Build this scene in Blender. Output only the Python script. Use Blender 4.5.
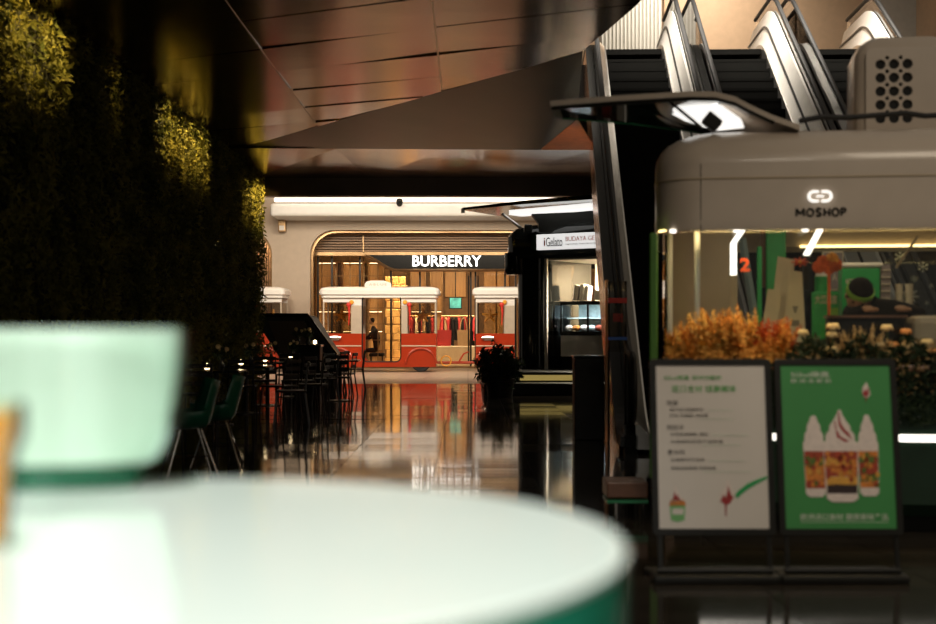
import bpy, bmesh, math, random
import numpy as np
from mathutils import Vector, Matrix
random.seed(7); rng = np.random.default_rng(7)
for o in list(bpy.data.objects): bpy.data.objects.remove(o)
S = bpy.context.scene
COL = S.collection
PI = math.pi
# ------------------------------------------------------------------ camera, world, big lights
H, F, HY = 1.30, 1400.0, 330.0
cam = bpy.data.cameras.new('camera'); camo = bpy.data.objects.new('camera', cam); COL.objects.link(camo)
camo.location = (0, 0, H); camo.rotation_euler = (PI/2, 0, 0)
cam.sensor_width = 36; cam.lens = F/936*36; cam.shift_y = 18/936; cam.clip_end = 300; cam.clip_start = 0.05
cam.dof.use_dof = True; cam.dof.focus_distance = 42; cam.dof.aperture_fstop = 2.1
S.camera = camo
S.view_settings.view_transform = 'Standard'; S.view_settings.look = 'None'
S.view_settings.exposure = 0.0; S.view_settings.gamma = 1.0; S.view_settings.use_curve_mapping = False
w = bpy.data.worlds.new('world'); S.world = w; w.use_nodes = True
w.node_tree.nodes['Background'].inputs[0].default_value = (1.0, 0.87, 0.70, 1)
w.node_tree.nodes['Background'].inputs[1].default_value = 0.20

def wx(px, d): return (px-468)*d/F
def wz(py, d): return H-(py-HY)*d/F
def P(px, py, d): return Vector((wx(px, d), d, wz(py, d)))

def lamp(name, kind, loc, power, color, target=None, size=None, sizey=None, spot=None, blend=.5, radius=.05, spread=None):
    l = bpy.data.lights.new(name, kind); l.energy = power; l.color = color
    if kind == 'AREA':
        l.size = size
        if spread: l.spread = math.radians(spread)
        if sizey: l.shape = 'RECTANGLE'; l.size_y = sizey
    else:
        l.shadow_soft_size = radius
    if kind == 'SPOT': l.spot_size = math.radians(spot); l.spot_blend = blend
    o = bpy.data.objects.new(name, l); COL.objects.link(o); o.location = loc
    if target is not None:
        o.rotation_euler = (Vector(target)-Vector(loc)).to_track_quat('-Z', 'Y').to_euler()
    return o
WARM = (1.0, .72, .42); NEUT = (1.0, .88, .72); COOL = (.85, .95, 1.0)
# added spots for bar table and bowl: one behind the camera, one overhead
lamp('table_spot', 'SPOT', (-.35, -2.4, 2.3), 350, (1, .98, .93), (-.45, 1.6, 1.2), spot=26, blend=.6, radius=.1)
lamp('table_spot', 'SPOT', (-.40, .9, 4.75), 760, (1, .98, .93), (-.40, 1.35, 1.1), spot=30, blend=.5, radius=.08)
# grazing lamps hidden at the head of the planted wall
for yy, e in ((13.8, 34), (14.6, 40), (15.3, 34), (18.0, 3), (21.2, 40), (22.2, 44), (23.2, 48), (24.1, 40), (28.6, 14), (29.6, 45), (30.4, 60), (31.0, 70)):
    lamp('wall_washer', 'SPOT', (-3.95, yy, 4.74 if yy < 27 else 4.5), e*2.6, (1.0, .66, .22), (-4.6, yy+.15, 4.40 if yy < 27 else 4.1), spot=70, blend=.7, radius=.03)
# lamps in the high soffit in front of the shop facade
for xx in (-5.5, -2.2, 1.2):
    lamp('soffit_lamp', 'AREA', (xx, 38.5, 5.6), 300, (1, .87, .70), (xx, 44.0, 1.4), size=1.6)
# unseen area lights added to brighten the escalator heads and upper wall
for xx in (2.6, 4.6, 6.6):
    lamp('upper_fill', 'AREA', (xx, 24.0, 10.2), 150, (1, .90, .78), (xx+.4, 25.2, 6.3), size=1.4, spread=70)
lamp('upper_fill', 'AREA', (5.0, 30.5, 10.5), 150, (1, .88, .72), (5.0, 33, 7.2), size=3, spread=120)
# dim unseen area lights added for the cart roof and poster stands
lamp('hall_fill', 'AREA', (3.0, 4.2, 5.6), 11, (1, .84, .64), (2.7, 8.8, 1.9), size=1.6, spread=75)
lamp('hall_fill', 'AREA', (1.3, 4.2, 4.7), 9.5, (1, .88, .72), (1.9, 7.3, .6), size=.8, spread=60)

# ------------------------------------------------------------------ materials
MATS = {}
def mat(name, col, rough=.5, metal=0, var=0, scale=6, emit=0, ecol=None, bump=0, bscale=30, stretch=None, spec=None, coat=0, trans=0):
    m = bpy.data.materials.new(name); m.use_nodes = True; nt = m.node_tree; b = nt.nodes['Principled BSDF']
    b.inputs['Base Color'].default_value = (*col, 1); b.inputs['Roughness'].default_value = rough; b.inputs['Metallic'].default_value = metal
    if spec is not None: b.inputs['Specular IOR Level'].default_value = spec
    if coat: b.inputs['Coat Weight'].default_value = coat; b.inputs['Coat Roughness'].default_value = .05
    if trans: b.inputs['Transmission Weight'].default_value = trans
    tc = nt.nodes.new('ShaderNodeTexCoord'); mp = nt.nodes.new('ShaderNodeMapping'); nt.links.new(tc.outputs['Object'], mp.inputs[0])
    if stretch: mp.inputs['Scale'].default_value = stretch
    n = nt.nodes.new('ShaderNodeTexNoise'); n.inputs['Scale'].default_value = scale; n.inputs['Detail'].default_value = 4
    nt.links.new(mp.outputs[0], n.inputs['Vector'])
    v = var if var else .06
    r = nt.nodes.new('ShaderNodeValToRGB')
    r.color_ramp.elements[0].position = .3; r.color_ramp.elements[1].position = .7
    r.color_ramp.elements[0].color = (*[c*(1-v) for c in col], 1); r.color_ramp.elements[1].color = (*[min(1, c*(1+v)) for c in col], 1)
    nt.links.new(n.outputs['Fac'], r.inputs[0]); nt.links.new(r.outputs[0], b.inputs['Base Color'])
    if emit:
        b.inputs['Emission Color'].default_value = (*(ecol or col), 1); b.inputs['Emission Strength'].default_value = emit
    if bump:
        n2 = nt.nodes.new('ShaderNodeTexNoise'); n2.inputs['Scale'].default_value = bscale; n2.inputs['Detail'].default_value = 2
        nt.links.new(mp.outputs[0], n2.inputs['Vector'])
        bp = nt.nodes.new('ShaderNodeBump'); bp.inputs['Strength'].default_value = bump; bp.inputs['Distance'].default_value = .01
        nt.links.new(n2.outputs['Fac'], bp.inputs['Height']); nt.links.new(bp.outputs[0], b.inputs['Normal'])
    MATS[name] = m; return m
def glass(name, tint=(.95, .97, .96), absorb=None, dens=0, base=.04, rough=0.0):
    m = bpy.data.materials.new(name); m.use_nodes = True; nt = m.node_tree
    for n in list(nt.nodes): nt.nodes.remove(n)
    out = nt.nodes.new('ShaderNodeOutputMaterial'); t = nt.nodes.new('ShaderNodeBsdfTransparent'); t.inputs[0].default_value = (*tint, 1)
    g = nt.nodes.new('ShaderNodeBsdfGlossy'); g.inputs['Roughness'].default_value = rough; g.inputs['Color'].default_value = (1, 1, 1, 1)
    mx = nt.nodes.new('ShaderNodeMixShader'); fr = nt.nodes.new('ShaderNodeFresnel'); fr.inputs[0].default_value = 1.3
    nt.links.new(fr.outputs[0], mx.inputs[0]); nt.links.new(t.outputs[0], mx.inputs[1]); nt.links.new(g.outputs[0], mx.inputs[2])
    nt.links.new(mx.outputs[0], out.inputs[0])
    if absorb:
        va = nt.nodes.new('ShaderNodeVolumeAbsorption'); va.inputs[0].default_value = (*absorb, 1); va.inputs[1].default_value = dens
        nt.links.new(va.outputs[0], out.inputs[1])
    MATS[name] = m; return m
def leafmat(name, c1, c2, trans=.25, rough=.6, scale=3):
    m = bpy.data.materials.new(name); m.use_nodes = True; nt = m.node_tree; b = nt.nodes['Principled BSDF']; out = nt.nodes['Material Output']
    tc = nt.nodes.new('ShaderNodeTexCoord'); n = nt.nodes.new('ShaderNodeTexNoise'); n.inputs['Scale'].default_value = scale; n.inputs['Detail'].default_value = 6
    nt.links.new(tc.outputs['Object'], n.inputs['Vector'])
    r = nt.nodes.new('ShaderNodeValToRGB'); r.color_ramp.elements[0].position = .35; r.color_ramp.elements[1].position = .65
    r.color_ramp.elements[0].color = (*c1, 1); r.color_ramp.elements[1].color = (*c2, 1)
    nt.links.new(n.outputs['Fac'], r.inputs[0]); nt.links.new(r.outputs[0], b.inputs['Base Color']); b.inputs['Roughness'].default_value = rough
    b.inputs['Specular IOR Level'].default_value = .25
    tl = nt.nodes.new('ShaderNodeBsdfTranslucent'); nt.links.new(r.outputs[0], tl.inputs[0])
    mx = nt.nodes.new('ShaderNodeMixShader'); mx.inputs[0].default_value = trans
    nt.links.new(b.outputs[0], mx.inputs[1]); nt.links.new(tl.outputs[0], mx.inputs[2]); nt.links.new(mx.outputs[0], out.inputs[0])
    MATS[name] = m; return m
mat('tile', (.040, .033, .025), .07, var=.35, scale=1.2, bump=.05, bscale=2.0, stretch=(.35, 3.2, 1), spec=.6)
mat('pale_tile', (.42, .33, .25), .33, var=.12, scale=2)
mat('grout', (.02, .018, .015), .8)
mat('bronze_panel', (.27, .165, .10), .17, 1, var=.15, scale=1.5, bump=.10, bscale=1.1, stretch=(.5, 1.6, 1))
mat('dark_panel', (.085, .065, .05), .32, 1, var=.15, scale=1.0, bump=.06, bscale=1.2)
mat('orange_lit_panel', (.78, .27, .06), .45, .3, var=.1)  # orange reflected light put into the facet's base colour
mat('copper', (.78, .42, .22), .2, 1, var=.15, scale=3, bump=.08, bscale=2)
mat('void_black', (.012, .011, .009), .7)
mat('black', (.012, .012, .010), .5, var=.2, spec=.25)
mat('black_gloss', (.012, .013, .012), .12, var=.2)
mat('black_metal', (.02, .02, .018), .35, .3)
mat('sign_black', (.010, .009, .007), .25, spec=.2)
mat('moss_back', (.012, .014, .006), .9)
leafmat('moss', (.045, .060, .010), (.26, .24, .045), .2, .65, 2.2)
leafmat('dark_leaf', (.010, .022, .008), (.03, .05, .02), .15)
mat('cream_wall', (.53, .43, .33), .6, var=.04)
mat('white_plaster', (.62, .60, .57), .5, var=.03)
mat('cream_soffit', (.72, .60, .45), .6)
mat('cove_light', (1, 1, 1), .5, emit=1.3, ecol=(1, .88, .72))
mat('beige_panel', (.62, .43, .28), .5, var=.05)
mat('grey_panel', (.62, .60, .55), .4, var=.05)
mat('wood_slat', (.30, .17, .08), .45, var=.3, scale=4, stretch=(.3, 3, 3))
mat('wood_light', (.55, .33, .14), .45, var=.2, scale=4, stretch=(3, 3, .3))
mat('bronze_trim', (.38, .24, .12), .3, .8, var=.15)
mat('shop_wall', (.20, .115, .05), .6, var=.15)
mat('shop_floor', (.72, .58, .40), .25, var=.05)
mat('gold_brick', (.75, .46, .16), .35, .3, var=.2)
mat('shop_glow', (1, .8, .5), .5, emit=6, ecol=(1, .75, .42))
mat('logo_glow', (1, 1, 1), .5, emit=1.1, ecol=(1, .96, .90))
mat('sign_glow', (1, 1, 1), .5, emit=2.6, ecol=(1, .96, .88))
mat('sign_white', (.8, .8, .8), .5, emit=.75, ecol=(1, .98, .95))
mat('screen', (.1, .5, .55), .3, emit=.3, ecol=(.1, .55, .6), var=.8, scale=4)
mat('tram_red', (.42, .036, .008), .28, var=.04, coat=.4)
mat('tram_white', (.82, .79, .75), .35, var=.02, coat=.2)
mat('tram_post', (.50, .42, .33), .4)
mat('chrome', (.75, .73, .70), .15, 1)
mat('alu', (.62, .60, .56), .3, 1, var=.06)
mat('alu_white', (.80, .78, .73), .35, .2, var=.04)
mat('rubber', (.012, .012, .012), .55)
mat('step_black', (.004, .004, .0035), .8, spec=.05)
mat('ribbon_red', (.6, .03, .02), .5); mat('ribbon_blue', (.03, .12, .45), .5)
mat('gold', (.85, .40, .05), .4, .1)
mat('cloth_red', (.45, .03, .03), .8); mat('cloth_dark', (.014, .012, .013), .85, spec=.1); mat('cloth_tan', (.45, .30, .16), .8); mat('cloth_cream', (.7, .6, .45), .8)
mat('skin', (.32, .17, .105), .6); mat('hair', (.010, .007, .006), .85, spec=.1)
mat('cart_cream', (.53, .45, .37), .30, var=.03, coat=.3)
mat('cart_inner', (.46, .37, .26), .5, var=.03)
mat('cart_green', (.010, .035, .018), .4, var=.1)
mat('cap_green', (.20, .42, .05), .6)
mat('bright_green', (.02, .33, .09), .4, var=.06)
mat('leaf_green', (.07, .19, .03), .4, var=.1)
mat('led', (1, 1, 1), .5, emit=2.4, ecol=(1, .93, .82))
mat('led_warm', (1, .8, .4), .5, emit=4.0, ecol=(1, .70, .28))
mat('led_yellow', (.5, .4, .15), .5, emit=.32, ecol=(.85, .62, .18))
mat('hole_black', (.01, .01, .01), .8)
mat('hatch_glass', (.015, .035, .022), .06, var=.2, coat=.5)
mat('green_edge', (.03, .25, .10), .3)
mat('hatch_reflection', (1, 1, 1), .5, emit=1.0, ecol=(1, .98, .93))  # glow standing in for white reflections under both hatches
mat('poster_white', (.66, .61, .55), .45, var=.02)
mat('poster_green', (.045, .25, .065), .45, var=.08, scale=2)
mat('print_green', (.16, .42, .14), .5); mat('print_grey', (.22, .20, .18), .5); mat('print_light', (.55, .62, .50), .5)
mat('cream_swirl', (.72, .62, .56), .5, var=.08, scale=40); mat('sauce', (.32, .03, .03), .3)
mat('fruit_orange', (.60, .20, .03), .5, var=.3, scale=60); mat('fruit_red', (.34, .045, .015), .5, var=.4, scale=60)
mat('fruit_yellow', (.65, .33, .05), .5, var=.2, scale=60); mat('fruit_green', (.10, .15, .02), .5, var=.3, scale=60); mat('cookie', (.03, .015, .015), .7, var=.4, scale=80)
mat('table_top', (.76, .87, .80), .10, var=.02, scale=2)
mat('table_side', (.012, .40, .24), .25, var=.08)
mat('bowl_white', (.84, .92, .83), .35, var=.16, scale=1, stretch=(14, .1, .1))
mat('bowl_base', (.004, .14, .07), .2)
glass('bowl_glass', (.97, 1, .98), (.05, .78, .46), 14)
glass('amber_glass', (1, .97, .9), (.95, .6, .1), 2)
mat('amber_drink', (.95, .46, .03), .3, var=.1)
glass('clear_glass'); glass('smoke_glass', (.86, .84, .80)); glass('green_glass', (.75, .92, .82))
mat('chair_green', (.010, .10, .05), .35, var=.1)
mat('candle', (1, .8, .55), .5, emit=9, ecol=(1, .72, .40))
mat('plume_orange', (.85, .38, .07), .8, var=.35, scale=9); mat('plume_rust', (.62, .13, .03), .8, var=.4, scale=9); mat('plume_gold', (.85, .52, .14), .8, var=.3, scale=9)
mat('pampas', (.62, .47, .24), .8, var=.2); mat('rose_peach', (.85, .36, .10), .6, var=.2, scale=20); mat('rose_cream', (.80, .62, .30), .6, var=.15, scale=20)
mat('tan_leaf', (.30, .20, .08), .8, var=.3, scale=20); mat('stem', (.06, .08, .02), .7)
mat('paper', (.60, .54, .44), .6); mat('frame_grey', (.24, .20, .22), .4); mat('blue_grey', (.22, .30, .34), .4)
mat('brown_top', (.20, .09, .05), .35, var=.2); mat('sticker_red', (.6, .08, .02), .5); mat('silver_star', (.55, .58, .56), .35, .6)
mat('ice_blue', (.55, .68, .70), .3, var=.2, scale=12)

# ------------------------------------------------------------------ mesh builder
class MB:
    def __init__(s): s.v = []; s.f = []
    def add(s, v, f):
        b = len(s.v); s.v += [tuple(p) for p in v]; s.f += [tuple(i+b for i in q) for q in f]; return s
    def box(s, x0, x1, y0, y1, z0, z1):
        v = [(x, y, z) for x in (x0, x1) for y in (y0, y1) for z in (z0, z1)]
        return s.add(v, [(0, 1, 3, 2), (4, 6, 7, 5), (0, 4, 5, 1), (2, 3, 7, 6), (0, 2, 6, 4), (1, 5, 7, 3)])
    def cbox(s, x0, x1, y0, y1, z0, z1, r):
        bm = bmesh.new(); m = MB().box(x0, x1, y0, y1, z0, z1)
        vs = [bm.verts.new(p) for p in m.v]
        for q in m.f: bm.faces.new([vs[i] for i in q])
        bmesh.ops.bevel(bm, geom=bm.edges[:], offset=r, segments=2, affect='EDGES', profile=.5)
        bm.verts.index_update(); s.add([v.co for v in bm.verts], [[v.index for v in f.verts] for f in bm.faces]); bm.free(); return s
    def tube(s, pts, r, n=8, cap=True):
        pts = [Vector(p) for p in pts]; rs = r if isinstance(r, (list, tuple)) else [r]*len(pts); b = []; up = None
        for i, p in enumerate(pts):
            t = (pts[min(i+1, len(pts)-1)]-pts[max(i-1, 0)]).normalized()
            if up is None: up = Vector((0, 0, 1)) if abs(t.z) < .9 else Vector((1, 0, 0))
            a = t.cross(up).normalized(); c = a.cross(t).normalized(); up = c
            b += [p+(a*math.cos(k*2*PI/n)+c*math.sin(k*2*PI/n))*rs[i] for k in range(n)]
        f = [(i*n+k, i*n+(k+1) % n, (i+1)*n+(k+1) % n, (i+1)*n+k) for i in range(len(pts)-1) for k in range(n)]
        if cap: f += [tuple(range(n))[::-1], tuple((len(pts)-1)*n+k for k in range(n))]
        return s.add(b, f)
    def lathe(s, prof, c=(0, 0, 0), n=24, sx=1, sy=1):
        v = []; m = len(prof)
        for k in range(n):
            a = 2*PI*k/n
            v += [(c[0]+r*math.cos(a)*sx, c[1]+r*math.sin(a)*sy, c[2]+z) for r, z in prof]
        f = [(k*m+i, ((k+1) % n)*m+i, ((k+1) % n)*m+i+1, k*m+i+1) for k in range(n) for i in range(m-1)]
        if prof[0][0] > 1e-6: f.append(tuple(k*m for k in range(n))[::-1])
        if prof[-1][0] > 1e-6: f.append(tuple(k*m+m-1 for k in range(n)))
        return s.add(v, f)
    def prism(s, poly, y0, y1):       # polygon in x,z pushed along y
        n = len(poly); v = [(x, y0, z) for x, z in poly]+[(x, y1, z) for x, z in poly]
        return s.add(v, [tuple(range(n)), tuple(range(2*n-1, n-1, -1))]+[(i, i+n, (i+1) % n+n, (i+1) % n) for i in range(n)])
    def plate(s, outer, holes, y0, y1):  # x,z plate with holes
        bm = bmesh.new(); allv = []
        for lp in [outer]+holes:
            vs = [bm.verts.new((x, y0, z)) for x, z in lp]; allv += vs
            for i in range(len(vs)): bm.edges.new((vs[i], vs[(i+1) % len(vs)]))
        bmesh.ops.triangle_fill(bm, use_beauty=True, edges=bm.edges[:])
        r = bmesh.ops.extrude_face_region(bm, geom=bm.faces[:])
        for e in r['geom']:
            if isinstance(e, bmesh.types.BMVert): e.co.y = y1
        bm.verts.index_update(); s.add([v.co for v in bm.verts], [[v.index for v in f.verts] for f in bm.faces]); bm.free(); return s
    def loft(s, rects, n=8, cap0=True, cap1=True):   # rects: (x0,x1,y0,y1,r,z)
        L = []
        for (x0, x1, y0, y1, r, z) in rects: L.append([(x, y, z) for x, y in rrect(x0, x1, y0, y1, r, n)])
        m = len(L[0]); v = [p for l in L for p in l]
        f = [(i*m+k, i*m+(k+1) % m, (i+1)*m+(k+1) % m, (i+1)*m+k) for i in range(len(L)-1) for k in range(m)]
        if cap0: f.append(tuple(range(m))[::-1])
        if cap1: f.append(tuple((len(L)-1)*m+k for k in range(m)))
        return s.add(v, f)
    def sphere(s, c, rx, ry=None, rz=None, n=10, m=7):
        ry = rx if ry is None else ry; rz = rx if rz is None else rz
        pr = [(math.sin(PI*i/m), -math.cos(PI*i/m)) for i in range(m+1)]
        q = MB().lathe(pr, (0, 0, 0), n); return s.add([(c[0]+x*rx, c[1]+y*ry, c[2]+z*rz) for x, y, z in q.v], q.f)
    def xf(s, M): s.v = [tuple(M @ Vector(p)) for p in s.v]; return s
def rrect(x0, x1, y0, y1, r, n=8):
    pts = []
    for cx, cy, a in ((x1-r, y0+r, -PI/2), (x1-r, y1-r, 0), (x0+r, y1-r, PI/2), (x0+r, y0+r, PI)):
        pts += [(cx+r*math.cos(a+PI/2*i/n), cy+r*math.sin(a+PI/2*i/n)) for i in range(n+1)]
    return pts
def circ(cx, cz, r, n=16): return [(cx+r*math.cos(2*PI*i/n), cz+r*math.sin(2*PI*i/n)) for i in range(n)]

def base_of(p):
    while p is not None:
        if p.parent is None: return Vector(p.location)
        p = p.parent
    return Vector((0, 0, 0))
def meshobj(name, me, m, parent=None, smooth=False):
    if m: me.materials.append(MATS[m])
    if smooth:
        me.polygons.foreach_set('use_smooth', [True]*len(me.polygons))
        try: me.set_sharp_from_angle(angle=math.radians(35))
        except Exception: pass
    o = bpy.data.objects.new(name, me); COL.objects.link(o)
    if parent is not None: o.parent = parent
    return o
def obj(name, mb, m, parent=None, smooth=False, base=None):
    v = np.array(mb.v, dtype=float)
    if parent is not None: off = np.array(base_of(parent))
    elif base is not None: off = np.array(base)
    else: off = np.array([(v[:, 0].min()+v[:, 0].max())/2, (v[:, 1].min()+v[:, 1].max())/2, v[:, 2].min()])
    me = bpy.data.meshes.new(name); me.from_pydata((v-off).tolist(), [], mb.f)
    bm = bmesh.new(); bm.from_mesh(me); bmesh.ops.recalc_face_normals(bm, faces=bm.faces[:]); bm.to_mesh(me); bm.free(); me.update()
    o = meshobj(name, me, m, parent, smooth)
    if parent is None: o.location = off
    return o
def thing(name, label, cat, loc, group=None):
    o = bpy.data.objects.new(name, None); COL.objects.link(o); o.location = loc; o.empty_display_size = .1
    return tag(o, label, cat, group)
def tag(o, label, cat, group=None):
    o['label'] = label; o['category'] = cat
    if group: o['group'] = group
    return o
def struct(name, mb, m, smooth=False, label=None):
    o = obj(name, mb, m, None, smooth); o['kind'] = 'structure'; o['label'] = label or name.replace('_', ' '); return o
def copy_tree(o, parent=None):
    c = o.copy(); COL.objects.link(c)
    if parent is not None: c.parent = parent
    for ch in list(o.children): copy_tree(ch, c)
    return c
def dup(o, loc, rz=0, label=None):
    c = copy_tree(o); c.location = loc; c.rotation_euler = (0, 0, rz)
    if label: c['label'] = label
    return c
def text(name, s, m, parent, x0, x1, z0, z1, y, depth=.004, bold=0, M=None):
    cu = bpy.data.curves.new('t', 'FONT'); cu.body = s; cu.size = 1; cu.offset = bold; cu.resolution_u = 3; cu.extrude = .5
    to = bpy.data.objects.new('t', cu); COL.objects.link(to)
    dg = bpy.context.evaluated_depsgraph_get(); me = bpy.data.meshes.new_from_object(to.evaluated_get(dg))
    v = np.zeros(len(me.vertices)*3); me.vertices.foreach_get('co', v); v = v.reshape(-1, 3)
    f = [tuple(p.vertices) for p in me.polygons]
    bpy.data.objects.remove(to); bpy.data.curves.remove(cu); bpy.data.meshes.remove(me)
    mn, mx = v.min(0), v.max(0); sc = np.maximum(mx-mn, 1e-6)
    q = np.zeros_like(v); q[:, 0] = x0+(v[:, 0]-mn[0])/sc[0]*(x1-x0); q[:, 2] = z0+(v[:, 1]-mn[1])/sc[1]*(z1-z0); q[:, 1] = y-(v[:, 2]-mn[2])/sc[2]*depth
    mb = MB(); mb.v = [tuple(p) for p in q]; mb.f = f
    if M is not None: mb.xf(M)
    return obj(name, mb, m, parent)
def leaves(pos, nrm, size, jit=.9, aspect=.45):
    """kites, two triangles each"""
    n = len(pos); nrm = nrm+rng.normal(0, jit, (n, 3)); nrm /= np.linalg.norm(nrm, axis=1)[:, None]
    t = np.cross(nrm, rng.normal(0, 1, (n, 3))); t /= np.linalg.norm(t, axis=1)[:, None]; b = np.cross(nrm, t)
    s = size[:, None]
    V = np.stack([pos-t*s*.1, pos+t*s*.45+b*s*aspect*.5+nrm*s*.12, pos+t*s, pos+t*s*.45-b*s*aspect*.5+nrm*s*.12], 1).reshape(-1, 3)
    mb = MB(); mb.v = V.tolist(); i = np.arange(n)*4
    mb.f = np.stack([i, i+1, i+2], 1).tolist()+np.stack([i, i+2, i+3], 1).tolist()
    return mb
def rawobj(name, mb, m, parent=None, base=(0, 0, 0)):
    me = bpy.data.meshes.new(name); me.from_pydata((np.array(mb.v)-np.array(base)).tolist(), [], mb.f); o = meshobj(name, me, m, parent)
    if parent is None: o.location = base
    return o
def skin_body(name, pts, edges, radii, m, parent, root=0, sub=2):
    off = base_of(parent)
    me = bpy.data.meshes.new(name); me.from_pydata([tuple(Vector(p)-off) for p in pts], edges, [])
    o = bpy.data.objects.new(name, me); COL.objects.link(o); o.modifiers.new('skin', 'SKIN'); ss = o.modifiers.new('sub', 'SUBSURF'); ss.levels = sub
    sv = me.skin_vertices[0].data
    for i, r in enumerate(radii): sv[i].radius = (r, r) if not isinstance(r, tuple) else r
    sv[root].use_root = True
    dg = bpy.context.evaluated_depsgraph_get(); m2 = bpy.data.meshes.new_from_object(o.evaluated_get(dg)); bpy.data.objects.remove(o)
    return meshobj(name, m2, m, parent, True)

# ------------------------------------------------------------------ floor
floor = struct('floor', MB().box(-14, 14, -4, 60, -.2, -.012), 'grout', label='dark polished stone tile floor of the hall')
floor.location = (0, 28, -.2)
FB = Vector(floor.location)
T = .9; X0 = wx(784, 6.6)-T*9
tm = MB().box(-T/2+.0025, T/2-.0025, -T/2+.0025, T/2-.0025, -.012, 0)
tme = bpy.data.meshes.new('floor_tile'); tme.from_pydata(tm.v, [], tm.f); tme.materials.append(MATS['tile'])
cells = []
for i in range(0, 18):
    for j in range(0, 41):
        cx = X0+T*(i+.5); cy = .6+T*(j+.5)
        if cy > 34.2: continue
        u = 468+cx*F/cy
        vis = cy > 3.8 and -30 < u < 966 and cx > -4.7 and not (cx > 1.0 and cy > 9.5 and u > 660)
        cells.append((0 if vis else 1, cy, cx, cy))
cells.sort()
rest = MB()
for k, (h, _, cx, cy) in enumerate(cells):
    tx, ty = random.gauss(0, .0028), random.gauss(0, .0010)
    if k < 300 and h == 0:
        o = bpy.data.objects.new('floor_tile', tme); COL.objects.link(o); o.parent = floor
        o.location = Vector((cx, cy, 0))-FB; o.rotation_euler = (tx, ty, 0)
    else:
        q = MB().add(tm.v, tm.f).xf(Matrix.Translation((cx, cy, 0)) @ Matrix.Rotation(tx, 4, 'X') @ Matrix.Rotation(ty, 4, 'Y')); rest.add(q.v, q.f)
o = obj('floor_tile_field', rest, 'tile', floor); o['kind'] = 'stuff'
pale = MB()
YP = .6+T*math.ceil((34.2-.6)/T-.5)
for i in range(0, 14):
    for j in range(0, 14):
        x = -8.4+1.2*i; y = YP+1.0*j
        pale.box(x+.003, x+1.197, y+.003, y+.997, -.012, .001)
o = obj('pale_tile_field', pale, 'pale_tile', floor); o['kind'] = 'stuff'

# ------------------------------------------------------------------ planted wall on the left
WX = -4.6
wl = struct('wall_left', MB().box(-5.6, WX-.12, -2, 31.2, 0, 4.95), 'moss_back', label='tall wall covered in dense green planting')
n = 60000
pos = np.stack([rng.uniform(WX-.12, WX+.05, n), 11.5+19.75*rng.uniform(0, 1, n), 4.82*rng.uniform(0, 1, n)], 1)
pos[:, 0] += .06*np.sin(pos[:, 1]*3.1)*np.sin(pos[:, 2]*2.3+1)+.05*np.sin(pos[:, 1]*7.3+pos[:, 2]*5)
m = 5000
pe = np.stack([rng.uniform(-5.5, WX+.05, m), rng.uniform(31.1, 31.3, m), rng.uniform(0, 4.82, m)], 1)
pos = np.concatenate([pos, pe]); nr = np.tile(np.array([[1., -.2, .35]]), (n+m, 1))
lf = rawobj('foliage', leaves(pos, nr, rng.uniform(.05, .13, n+m), .7), 'moss', wl, tuple(wl.location)); lf['kind'] = 'stuff'

# ------------------------------------------------------------------ faceted metal ceiling
CZ = 4.83
ceil = struct('ceiling', MB().box(-5.6, 1.7, -4, 14.5, CZ+.10, CZ+.35), 'void_black', label='dark bronze ceiling of glossy metal panels')
C1 = Vector((-4.42, 27.15, CZ)); C2 = Vector((1.46, 17.77, CZ)); RX = 1.86
def clip(poly, a, b, c):   # keep a*x+b*y <= c
    out = []
    for i in range(len(poly)):
        p, q = poly[i], poly[(i+1) % len(poly)]; fp = a*p[0]+b*p[1]-c; fq = a*q[0]+b*q[1]-c
        if fp <= 0: out.append(p)
        if (fp < 0) != (fq < 0):
            t = fp/(fp-fq); out.append((p[0]+(q[0]-p[0])*t, p[1]+(q[1]-p[1])*t))
    return out
def panel(name, pts3, m, th=.03, up=Vector((0, 0, 1))):
    n = len(pts3); c = sum((Vector(p) for p in pts3), Vector())/n
    v = [Vector(p)+(c-Vector(p)).normalized()*.006 for p in pts3]; mb = MB()
    mb.add(v+[p+up*th for p in v], [tuple(range(n))[::-1], tuple(range(n, 2*n))]+[(i, (i+1) % n, (i+1) % n+n, i+n) for i in range(n)])
    return obj(name, mb, m, ceil)
crx, cry = C2.x-C1.x, C2.y-C1.y           # direction of the crease
na, nb = -cry, crx                        # normal pointing away from the camera
if nb < 0: na, nb = -na, -nb
cc = na*C1.x+nb*C1.y
ea, eb = .569, .08
xs = [-4.85, -2.6, -.385, RX]
for i in range(3):
    y = -4.0
    while y < 36:
        sl = -.55; dy = 1.55
        x0, x1 = xs[i]+.004, xs[i+1]-.004
        poly = [(x0, y+sl*x0+.004), (x1, y+sl*x1+.004), (x1, y+sl*x1+dy-.004), (x0, y+sl*x0+dy-.004)]
        poly = clip(poly, na, nb, cc-.02)
        poly = clip(poly, 2.77, .40, 2.77*RX+.40*15.0)
        if len(poly) >= 3:
            ax, ay = random.gauss(0, .007), random.gauss(0, .007); mx_, my_ = (x0+x1)/2, y+sl*(x0+x1)/2+.7
            panel('ceiling_panel', [(px, py, CZ+(px-mx_)*ax+(py-my_)*ay) for px, py in poly], 'bronze_panel')
        y += dy
D = Vector((1.8, 23.6, wz(150, 23.6)))
Pq = P(540, 150, 23.8); Pt = C2.lerp(D, .62)
panel('ceiling_panel', [C1, C2, Pt, Pq], 'dark_panel')
panel('ceiling_panel', [Pq+Vector((.02, 0, 0)), Pt+Vector((0, .02, 0)), D+Vector((.35, 0, 0))], 'orange_lit_panel')
yF = 31.3; zF = wz(178, yF)
far = [Vector((x, yF, zF)) for x in (-4.8, -2.2, .3, 2.9)]
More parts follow.
